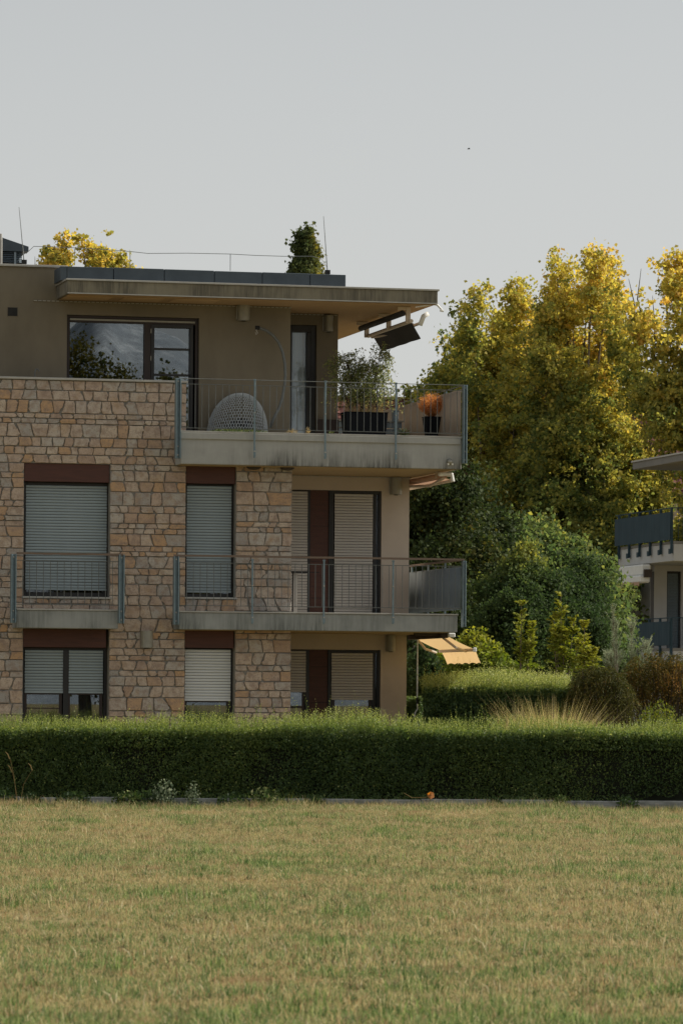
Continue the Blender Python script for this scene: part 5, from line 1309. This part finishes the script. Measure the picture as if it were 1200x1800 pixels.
    VS_ = np.stack([b0 - w_, b0 + w_, b1 + w_ * .4, b1 - w_ * .4], 1)
    quad_mesh('shoots', np.concatenate([V, VS_]), np.clip(np.concatenate([T_, np.full(n_shoot, .6)]), 0, 1), mat, t)
    return t
HY = 63.4
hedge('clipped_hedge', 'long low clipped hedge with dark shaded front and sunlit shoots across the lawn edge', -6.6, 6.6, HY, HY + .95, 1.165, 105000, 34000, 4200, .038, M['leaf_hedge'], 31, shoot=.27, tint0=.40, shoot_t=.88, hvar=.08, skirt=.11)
yh = 71.0
hedge('clipped_hedge', 'short taller clipped hedge with sunlit-tinted top in the garden behind the long hedge', at(752, 0, yh)[0], at(1012, 0, yh)[0], yh, yh + 1.5, at(850, 1212, yh)[2], 24000, 12000, 2200, .045, M['leaf_hedge'], 32, shoot=.36, tint0=.28, shoot_t=1.0)  # shoot tint raised to paint sunlight onto the top
yh = 73.0
hedge('clipped_hedge', 'tiny trimmed hedge at the building corner behind the white crank rod', at(700, 0, yh)[0], at(752, 0, yh)[0], yh, yh + .5, at(735, 1228, yh)[2], 5000, 2500, 150, .035, M['leaf_hedge'], 33, shoot=.06, tint0=.25, shoot_t=.5)

# drooping rust-tinged juniper at the right
M['leaf_rust'] = leaf_mat('leaf_rust', [(0, (.030, .040, .014)), (.4, (.085, .080, .022)), (.75, (.24, .14, .04)), (1, (.38, .19, .06))], .3)
def weeping(name, label, x0, x1, ytop, Y, depth, n, seed, t0, t1):
    rg = np.random.default_rng(seed); X0, _, zt = at(x0, ytop, Y); X1 = at(x1, ytop, Y)[0]
    t = thing(name, label, 'shrub', ((X0 + X1) / 2, Y, 0), WORLD)
    bx_ = rg.uniform(X0, X1, n); by = rg.uniform(Y, Y + depth, n); edge = np.clip(np.minimum(bx_ - X0, X1 - bx_) / .3, 0, 1) ** .5
    bz = zt * (.72 + .28 * edge) * rg.uniform(.35, 1, n) ** .35 + .13 * pnoise(np.stack([bx_, by, bx_ * 0], 1), 3) * edge
    P, D, T_ = [], [], []; warm = np.clip(.55 + .6 * pnoise(np.stack([bx_, by, bz], 1), 5), 0, 1.3)
    a = rg.uniform(0, 6.28, n); ln = rg.uniform(.12, .42, n)
    for j in range(15):
        q = (j + 1) / 15
        p = np.stack([bx_ + np.cos(a) * ln * q * .8, by + np.sin(a) * ln * q * .8 - .08 * q, bz + .08 * q - ln * 1.2 * q ** 2.2], 1)
        d = np.stack([np.cos(a) + rg.normal(0, .5, n), np.sin(a) + rg.normal(0, .5, n), .4 - 1.6 * np.full(n, q)], 1); d /= np.linalg.norm(d, axis=1, keepdims=True)
        P.append(p + rg.normal(0, .012, (n, 3))); D.append(d); T_.append(t0 + (t1 - t0) * q * np.clip(bz / zt, 0, 1) ** 4 * warm + rg.normal(0, .08, n))
    P, D, T_ = map(np.concatenate, (P, D, T_)); keep = P[:, 2] > .02
    quad_mesh('foliage', leaf_quads(P[keep], .055, aspect=.28, dirs=D[keep], dir_mix=.8), np.clip(T_[keep], 0, 1), M['leaf_rust'], t)
    mb = MB()
    for i in range(0, n, 14): mb.tube([((X0 + X1) / 2 + (bx_[i] - (X0 + X1) / 2) * .3, by[i], .02), (bx_[i], by[i], bz[i])], [.014, .005], 3, cap=False)
    mb.build('branches', M['bark_dark'], t)
weeping('weeping_juniper', 'drooping olive-brown conifer shrub behind the golden grass clump', 1000, 1110, 1172, 70.5, 1.0, 1100, 41, .20, .98)
weeping('weeping_juniper', 'drooping rust-orange conifer shrub at the right edge of the garden', 1085, 1240, 1160, 71.5, 1.2, 1500, 42, .30, 1.15)

# golden ornamental grass
def grass_clump(name, label, X, Y, z0, r, h, n, mat, seed, cat='grass clump', spread=.8, frame=WORLD, w_=.004):
    rg = np.random.default_rng(seed); t = thing(name, label, cat, (X, Y, z0), frame); Q = []; T_ = []
    a = rg.uniform(0, 6.28, n); rad = r * rg.uniform(0, 1, n) ** .5; b0 = np.stack([X + np.cos(a) * rad * .45, Y + np.sin(a) * rad * .3, np.full(n, z0)], 1)
    out = np.stack([np.cos(a) * rad / r, np.sin(a) * rad / r, np.zeros(n)], 1) * spread; L = h * rg.uniform(.42, 1.08, n)
    tw = np.stack([rg.normal(0, 1, n), rg.normal(0, .5, n), np.zeros(n)], 1); tw /= np.linalg.norm(tw, axis=1, keepdims=True)
    pts = []; drp = rg.uniform(.5, 2.2, n); out = out * rg.uniform(.4, 1.5, n)[:, None]
    for q in (0, .33, .66, 1):
        up = q - .30 * q ** 2.5 * drp; pts.append(b0 + out * (L * q ** 1.6)[:, None] + np.stack([np.zeros(n), np.zeros(n), L * up], 1))
    tt = rg.uniform(0, 1, n)
    for i in range(3):
        wa, wb = w_ * (1 - i / 3.2), w_ * (1 - (i + 1) / 3.2); Q.append(np.stack([pts[i] - tw * wa, pts[i] + tw * wa, pts[i + 1] + tw * wb, pts[i + 1] - tw * wb], 1)); T_.append(tt)
    quad_mesh('blades', np.concatenate(Q), np.concatenate(T_), mat, t); return t
M['gold_grass'] = leaf_mat('gold_grass', [(0, (.24, .24, .08)), (.4, (.50, .42, .18)), (1, (.74, .62, .36))], .5)
for x, hh, nn, lb_, sd_ in ((972, 2.0, 9000, 'large golden clump of ornamental grass behind the long hedge', 51), (912, 1.95, 1600, 'smaller upright tuft of golden grass at the left of the large clump', 52)):
    X, _, _ = at(x, 1300, 67.3); grass_clump('ornamental_grass', lb_, X, 67.3, 0, .62 if x > 950 else .3, hh, nn, M['gold_grass'], sd_, spread=.40 if x > 950 else .2, w_=.0042)
tuft('garden_shrub', 'tall pale green shoots rising behind the long hedge at the right edge', 'shrub', at(1165, 0, 66.6)[0], 66.6, .95, .42, .72, 2600, .045, M['leaf_lime'], frame=WORLD, aspect=.3, dirmix=.5, part='foliage')

# ------------------------------------------------------------------ kerb wall and wire fence at the hedge foot
M['kerb'] = simple('kerb', (.36, .36, .345), (.15, .15, .14), .95, 5, bump_s=.5, bscale=30, stretch=(1, 1, 3))
t = thing('kerb_wall', 'low grey concrete kerb wall running along the foot of the long hedge', 'kerb', (0, 63.2, 0), WORLD)
x = -6.8; kr = random.Random(3)
while x < 6.8:
    ln = 1.0; MB().box(x + .004, x + ln - .004, 63.16 + kr.uniform(-.006, .006), 63.26, -.05, .155 + kr.uniform(-.008, .008)).build('kerb_stone', M['kerb'], t, bevel=.008); x += ln
# trailing ivy and hedge leaves hanging over the kerb
for x_, r_, h_, n_, lb_ in ((-5.05, .22, .26, 320, 'dark leafy clump over the kerb at the far left'), (-4.62, .16, .22, 220, 'dark leafy clump over the kerb left of the dry stalks'), (-4.0, .3, .24, 420, 'wide dark leafy clump over the kerb right of the dry stalks'), (-2.9, .4, .26, 560, 'wide dark leafy clump over the kerb beside the pale weeds'), (-1.6, .3, .22, 380, 'dark leafy clump over the kerb left of the broad weed'), (-.4, .2, .2, 220, 'dark leafy clump over the kerb right of the broad weed'), (2.3, .14, .18, 150, 'small dark leafy clump over the kerb right of the orange leaf'), (4.3, .2, .2, 220, 'dark leafy clump over the kerb near the right end')):
    tuft('ivy_clump', lb_, 'ivy', x_, 63.12, .02, r_, h_, n_, .05, M['leaf_hedge'], frame=WORLD, aspect=.7, dirmix=.2, part='foliage', tr=(0, .5))

# weeds at the foot of the hedge
tuft('flowering_weed', 'pale grey-leaved weed clump at the foot of the hedge below the middle window', 'weed', at(297, 0, 63.0)[0], 63.0, .02, .22, .42, 420, .045, M['leaf_silver'], frame=WORLD, aspect=.7, dirmix=.2)
tuft('flowering_weed', 'smaller pale weed clump at the foot of the hedge right of the larger one', 'weed', at(348, 0, 63.0)[0], 63.0, .02, .14, .40, 240, .04, M['leaf_silver'], frame=WORLD, aspect=.6, dirmix=.2)
tuft('leafy_weed', 'broad green weed spreading at the hedge foot left of the orange leaf', 'weed', at(473, 0, 63.0)[0], 63.0, .02, .34, .30, 420, .07, M['leaf_weed'], frame=WORLD, aspect=.45, dirmix=.4)
tuft('leafy_weed', 'dark green weed bunch at the hedge foot near the left window', 'weed', at(235, 0, 63.0)[0], 63.0, .02, .26, .24, 300, .07, M['leaf_weed'], frame=WORLD, aspect=.45, dirmix=.4)
tuft('leafy_weed', 'ragged green weed hanging over the kerb near the right end', 'weed', at(995, 0, 63.05)[0], 63.05, .02, .16, .22, 200, .06, M['leaf_weed'], frame=WORLD, aspect=.45, dirmix=.4)
t = thing('reed_weed', 'long arching green blades at the hedge foot beside the broad weed', 'weed', (at(520, 0, 63.0)[0], 63.0, 0), WORLD)
grass_obj = grass_clump('sedge_tuft', 'small spray of long arching blades at the hedge foot', at(515, 0, 63.05)[0], 63.05, 0, .12, .42, 26, M['leaf_lime'], 55, spread=.9)
bpy.data.objects.remove(t)
for i, (x, yt, lb_) in enumerate(((18, 1332, 'tallest dry brown seed stalk against the dark hedge at the far left'), (22, 1355, 'dry brown seed stalk close beside the tallest one'), (58, 1352, 'leaning dry seed stalk a little apart from the other two'))):
    X, _, zt = at(x, yt, 63.0); X2 = at(40, 0, 63.0)[0]
    t = thing('dry_stalk', lb_, 'weed', (X2 + .02 * i, 63.0, 0), WORLD)
    MB().tube([(X2 + .02 * i, 63.0, 0), ((X2 * .6 + X * .4), 63.0, zt * .6), (X, 63.0, zt)], [.005, .004, .003], 4).build('stem', M['straw'], t)
    MB().tube([(X - .005, 63.0, zt - .02), (X - .03, 63.0, zt + .05), (X - .07, 63.0, zt + .09)], [.007, .009, .003], 5).build('seed_head', M['straw'], t)
X, _, z = at(756, 1398, 62.95)
mb = MB(); mb.add([(X - .04, 62.95, z - .02), (X, 62.90, z - .06), (X + .06, 62.94, z - .03), (X + .05, 63.0, z + .04), (X, 62.92, z + .055), (X - .05, 62.98, z + .02), (X, 62.95, z)], [(6, 0, 1), (6, 1, 2), (6, 2, 3), (6, 3, 4), (6, 4, 5), (6, 5, 0)])
o = mb.build('fallen_leaf', M['twig_orange'], None, base=(X, 62.95, z), frame=WORLD); tag(o, 'single curled orange-brown leaf lying against the kerb wall', 'leaf')
X, _, z = at(735, 1402, 62.95)
o = MB().tube([(X - .22, 62.95, z + .07), (X - .1, 62.95, z), (X + .1, 62.95, z), (X + .2, 62.95, z + .04)], [.004, .006, .005, .003], 5).build('pale_twig', M['straw'], None, base=(X, 62.95, z), frame=WORLD); tag(o, 'pale bent twig lying on the kerb beside the orange leaf', 'twig')

# bird far up in the sky
X, Y, z = at(823, 262, 160); mb = MB()
mb.tube([(X - .05, Y, z), (X - .02, Y, z + .008), (X + .03, Y, z + .004), (X + .07, Y, z)], [.004, .018, .015, .003], 6)
bb = mb.build('bird', M['dark'], None, base=(X, Y, z), frame=WORLD, smooth=True); tag(bb, 'tiny dark bird flying alone in the grey sky', 'bird')
MB().add([(X - .03, Y, z + .02), (X + .05, Y, z + .02), (X + .04, Y + .12, z + .03), (X + .0, Y + .11, z + .03)], [(0, 1, 2, 3)]).add([(X - .03, Y, z + .02), (X + .05, Y, z + .02), (X + .04, Y - .12, z + .03), (X + .0, Y - .11, z + .03)], [(3, 2, 1, 0)]).build('wings', M['dark'], bb)

# ------------------------------------------------------------------ what the penthouse glass reflects: trees and a streaked mountain behind the camera
def reflect_dir(x, y):
    a, b = ray(x, y); d = np.array([a, 1.0, b]); n_ = np.array([B.s, -B.c, 0.0]); return d - 2 * d.dot(n_) * n_
def behind(x, y, dist):
    u, z = B.pv(x, y, VP + .1); p = np.array(B.W(u, VP + .1, z)); d = reflect_dir(x, y); d = d / np.hypot(d[0], d[1]); return p + d * dist
pk = behind(186, 556, 2600); left_ = behind(60, 660, 2600); right_ = behind(300, 660, 2600)
mb = MB(); vs = []; NX, NY = 60, 26
ax_ = np.array([right_[0] - left_[0], right_[1] - left_[1], 0]); wlen = np.linalg.norm(ax_); ax_ /= wlen; bk = np.array([-ax_[1], ax_[0], 0]); 
if bk.dot(pk - np.array([0, 70, 0])) < 0: bk = -bk
for j in range(NY + 1):
    for i in range(NX + 1):
        s_ = (i / NX - .5) * 14; q = j / NY
        hgt = pk[2] * 1.03 * (1.0 - .085 * abs(s_) ** .85) + 5 * math.sin(s_ * 2.3) * min(1, abs(s_))
        rough_ = 7 * math.sin(s_ * 9 + q * 3) * q * (1 - q) + 3 * math.sin(s_ * 23 + q * 7) * q
        p = pk + ax_ * s_ * wlen * .45 - bk * (1 - q) * 700; vs.append((p[0], p[1], max(-2, hgt * q + rough_)))
mb.add(vs, [(j * (NX + 1) + i, j * (NX + 1) + i + 1, (j + 1) * (NX + 1) + i + 1, (j + 1) * (NX + 1) + i) for j in range(NY) for i in range(NX)])
m, n, p, o = new_mat('mountain_rock')
tt = noise(n, .03, 6, .75, stretch=(1, 1, .25)); r = ramp(n, tt.outputs[0], [(.40, (.20, .23, .27)), (.54, (.28, .31, .35)), (.64, (.50, .53, .57))]); n.links.new(r.outputs[0], p.inputs['Base Color']); p.inputs['Roughness'].default_value = 1
tag(mb.build('mountain', m, None, smooth=True), 'grey streaked mountain behind the camera, seen in the window glass', kind='structure')
for i, (x, yt, wpx) in enumerate(((140, 585, 60), (178, 622, 50), (215, 632, 40), (300, 645, 40))):
    top = behind(x, yt, 110)
    zt = top[2]; lb = [(top[0], top[1], zt * .55, 1.6, 1.6, zt * .45)]
    tree('conifer_tree', ['dark conifer mirrored at the left of the big window', 'dark conifer mirrored in the middle of the big window', 'small dark conifer mirrored low in the big window', 'small conifer mirrored in the terrace door glass'][i], 'tree', top[0], top[1], lb, 16000, .17, M['leaf_dark'], lambda P: np.full(len(P), .75), cl=18, cr=.5, keep=-2, seed=60 + i, twigs=False, bark='bark_dark')

# ------------------------------------------------------------------ lawn grass: blade tiles scattered by geometry nodes
def grass_mat(name, dry, green, transl):
    m, n, p, o = new_mat(name)
    g = n.nodes.new('ShaderNodeNewGeometry'); a = n.nodes.new('ShaderNodeAttribute'); a.attribute_name = 'tint'
    oi = n.nodes.new('ShaderNodeObjectInfo')
    big = noise(n, .42, 4, .62, vec=g.outputs['Position'], stretch=(.7, 1, 1)); mid_ = noise(n, 2.2, 4, .65, vec=g.outputs['Position'])
    fine = noise(n, 9, 3, .7, vec=g.outputs['Position'])
    f = math_(n, 'ADD', math_(n, 'MULTIPLY', big.outputs[0], .42), math_(n, 'MULTIPLY', mid_.outputs[0], .33)); f = math_(n, 'ADD', f, math_(n, 'MULTIPLY', fine.outputs[0], .25))
    f = math_(n, 'ADD', f, math_(n, 'MULTIPLY', math_(n, 'SUBTRACT', a.outputs['Fac'], .5), .26))
    fr_ = ramp(n, f, [(.465, (0, 0, 0)), (.535, (1, 1, 1))]).outputs[0]
    dr = ramp(n, a.outputs['Fac'], dry).outputs[0]; gr = ramp(n, a.outputs['Fac'], green).outputs[0]
    c = mixc(n, fr_, gr, dr)
    clump = noise(n, 5.5, 4, .75, vec=g.outputs['Position'], stretch=(1, .55, 1)); tiny = noise(n, 24, 3, .7, vec=g.outputs['Position'], stretch=(1, .4, 1))
    vmul = ramp(n, math_(n, 'ADD', math_(n, 'MULTIPLY', clump.outputs[0], .6), math_(n, 'MULTIPLY', tiny.outputs[0], .4)), [(.38, (.30, .30, .30)), (.49, (.88, .88, .88)), (.62, (1.0, 1.0, 1.0))]).outputs[0]
    c = mixc(n, 1.0, c, vmul, 'MULTIPLY')
    thatch = noise(n, 1.3, 5, .7, vec=g.outputs['Position'])
    c = mixc(n, math_(n, 'MULTIPLY', ramp(n, thatch.outputs[0], [(.57, (0, 0, 0)), (.64, (1, 1, 1))]).outputs[0], .6), c, (.42, .27, .15))
    n.links.new(c, p.inputs['Base Color']); p.inputs['Roughness'].default_value = .7; p.inputs['Specular IOR Level'].default_value = .25
    tr = n.nodes.new('ShaderNodeBsdfTranslucent'); n.links.new(c, tr.inputs[0])
    mx = n.nodes.new('ShaderNodeMixShader'); mx.inputs[0].default_value = transl
    n.links.new(p.outputs[0], mx.inputs[1]); n.links.new(tr.outputs[0], mx.inputs[2]); n.links.new(mx.outputs[0], o.inputs['Surface'])
    return m
M['grass'] = grass_mat('grass', [(0, (.27, .22, .09)), (.35, (.48, .40, .17)), (.75, (.64, .53, .27)), (.92, (.42, .27, .13)), (1, (.78, .70, .46))], [(0, (.10, .16, .06)), (.45, (.22, .31, .10)), (.75, (.40, .44, .16)), (1, (.70, .65, .36))], .4)
M['grass_green'] = leaf_mat('grass_green', [(0, (.06, .105, .035)), (.5, (.13, .19, .065)), (.8, (.30, .35, .14)), (1, (.64, .62, .38))], .4)
def blade_tile(name, size, n, lmin, lmax, wid, lean, seed, tiltbias=(0, 0), tint=(0, 1), green=False):
    rg = np.random.default_rng(seed); b0 = np.stack([rg.uniform(-size / 2, size / 2, n), rg.uniform(-size / 2, size / 2, n), np.full(n, -.004)], 1)
    L = rg.uniform(lmin, lmax, n); a = rg.uniform(0, 6.28, n); ln = np.abs(rg.normal(0, lean, n))
    d = np.stack([np.cos(a) * ln + tiltbias[0], np.sin(a) * ln + tiltbias[1], np.ones(n)], 1); d /= np.linalg.norm(d, axis=1, keepdims=True)
    d2 = d + np.stack([np.cos(a) * ln, np.sin(a) * ln, -.25 - ln * .5], 1); d2 /= np.linalg.norm(d2, axis=1, keepdims=True)
    ta = rg.uniform(0, 3.14, n); tw = np.stack([np.cos(ta), np.sin(ta), np.zeros(n)], 1) * (wid * rg.uniform(.6, 1.3, n))[:, None]
    p1 = b0 + d * (L * .55)[:, None]; p2_ = p1 + d2 * (L * .45)[:, None]
    V = np.concatenate([np.stack([b0 - tw, b0 + tw, p1 + tw * .8, p1 - tw * .8], 1), np.stack([p1 - tw * .8, p1 + tw * .8, p2_ + tw * .12, p2_ - tw * .12], 1)])
    t_ = rg.uniform(tint[0], tint[1], n)
    return quad_mesh(name, V, np.concatenate([t_, t_]), M['grass_green'] if green else M['grass'], 'unlinked')

def scatter(name, label, pts, rot, scl, protos, parent=None):
    """one object whose geometry nodes place the blade tiles on its points"""
    me = bpy.data.meshes.new(name); me.vertices.add(len(pts)); me.vertices.foreach_set('co', np.asarray(pts, dtype=np.float32).ravel())
    a = me.attributes.new('rot', 'FLOAT', 'POINT'); a.data.foreach_set('value', np.asarray(rot, dtype=np.float32))
    a = me.attributes.new('scl', 'FLOAT', 'POINT'); a.data.foreach_set('value', np.asarray(scl, dtype=np.float32))
    me.update(); ob = bpy.data.objects.new(name, me); link(ob)
    cl_ = bpy.data.collections.new(name + '_tiles')
    for p_ in protos: cl_.objects.link(p_)
    ng = bpy.data.node_groups.new(name, 'GeometryNodeTree')
    ng.interface.new_socket('Geometry', in_out='INPUT', socket_type='NodeSocketGeometry'); ng.interface.new_socket('Geometry', in_out='OUTPUT', socket_type='NodeSocketGeometry')
    N = ng.nodes; gi = N.new('NodeGroupInput'); go = N.new('NodeGroupOutput'); ip = N.new('GeometryNodeInstanceOnPoints'); ci = N.new('GeometryNodeCollectionInfo')
    ci.inputs['Collection'].default_value = cl_; ci.inputs['Separate Children'].default_value = True; ci.inputs['Reset Children'].default_value = True
    ip.inputs['Pick Instance'].default_value = True
    r_ = N.new('GeometryNodeInputNamedAttribute'); r_.data_type = 'FLOAT'; r_.inputs['Name'].default_value = 'rot'
    s_ = N.new('GeometryNodeInputNamedAttribute'); s_.data_type = 'FLOAT'; s_.inputs['Name'].default_value = 'scl'
    cx = N.new('ShaderNodeCombineXYZ'); ng.links.new(r_.outputs[0], cx.inputs[2])
    rv = N.new('FunctionNodeRandomValue'); rv.data_type = 'INT'; rv.inputs['Min'].default_value = 0; rv.inputs['Max'].default_value = len(protos) - 1
    ng.links.new(gi.outputs[0], ip.inputs['Points']); ng.links.new(ci.outputs[0], ip.inputs['Instance']); ng.links.new(cx.outputs[0], ip.inputs['Rotation']); ng.links.new(s_.outputs[0], ip.inputs['Scale'])
    ng.links.new(rv.outputs['Value'] if rv.data_type != 'INT' else rv.outputs[2], ip.inputs['Instance Index']); ng.links.new(ip.outputs[0], go.inputs[0])
    md = ob.modifiers.new('scatter', 'NODES'); md.node_group = ng
    return tag(ob, label, kind='stuff')
short = [blade_tile('blades', .34, 470, .016, .064, .0026, 1.2, 70 + i) for i in range(6)]
tall = [blade_tile('blades', .34, 120, .05, .15, .0040, .7, 80 + i, tint=(0, .9), green=True) for i in range(4)]
stray = [blade_tile('blades', .8, 60, .05, .15, .0036, .9, 90 + i, tint=(.72, 1)) for i in range(3)]
def field(step, keepf, jitter=.5):
    out = []
    y = 17.5
    while y < 63.12:
        hw = y * 600 / F * 1.12 + .8; x = -hw
        while x < hw:
            out.append((x + RNG.uniform(-.5, .5) * step * jitter, y + RNG.uniform(-.5, .5) * step * jitter)); x += step
        y += step
    P = np.array(out); P3 = np.stack([P[:, 0], P[:, 1], ground_z(P[:, 0], P[:, 1])], 1)
    k = keepf(P3); return P3[k]
P = field(.29, lambda q: np.ones(len(q), bool), .35)
scatter('lawn_grass', 'short rough lawn grass, straw and green', P, RNG.uniform(0, 6.28, len(P)), np.clip(RNG.uniform(.7, 1.25, len(P)) * (1 + .25 * pnoise(P, .8) + .38 * pnoise(P, 3.2)), .4, 1.9), short)
P = field(.27, lambda q: (.7 * pnoise(q, .8) + .7 * pnoise(q, 2.6) + .4 * (q[:, 1] > 61.5) + RNG.normal(0, .5, len(q)) + .5 * (q[:, 1] < 22)) > .85, .95)
scatter('tall_grass', 'taller green tufts standing in the lawn', P, RNG.uniform(0, 6.28, len(P)), RNG.uniform(.35, 1.0, len(P)), tall)
P = field(.6, lambda q: RNG.uniform(0, 1, len(q)) < .8, 1)
scatter('stray_blades', 'long single blades scattered over the lawn', P, RNG.uniform(0, 6.28, len(P)), RNG.uniform(.5, 1.0, len(P)), stray)
vg = [blade_tile('blades', .24, 46, .06, .17, .0028, .5, 96 + i) for i in range(3)]
n = 620; P = np.stack([RNG.uniform(-6, 6, n), RNG.uniform(62.5, 63.13, n), np.zeros(n)], 1)
scatter('verge_grass', 'longer uncut grass along the kerb wall', P, RNG.uniform(0, 6.28, n), RNG.uniform(.5, 1.25, n) * (1 + .4 * pnoise(P, 2)), vg)
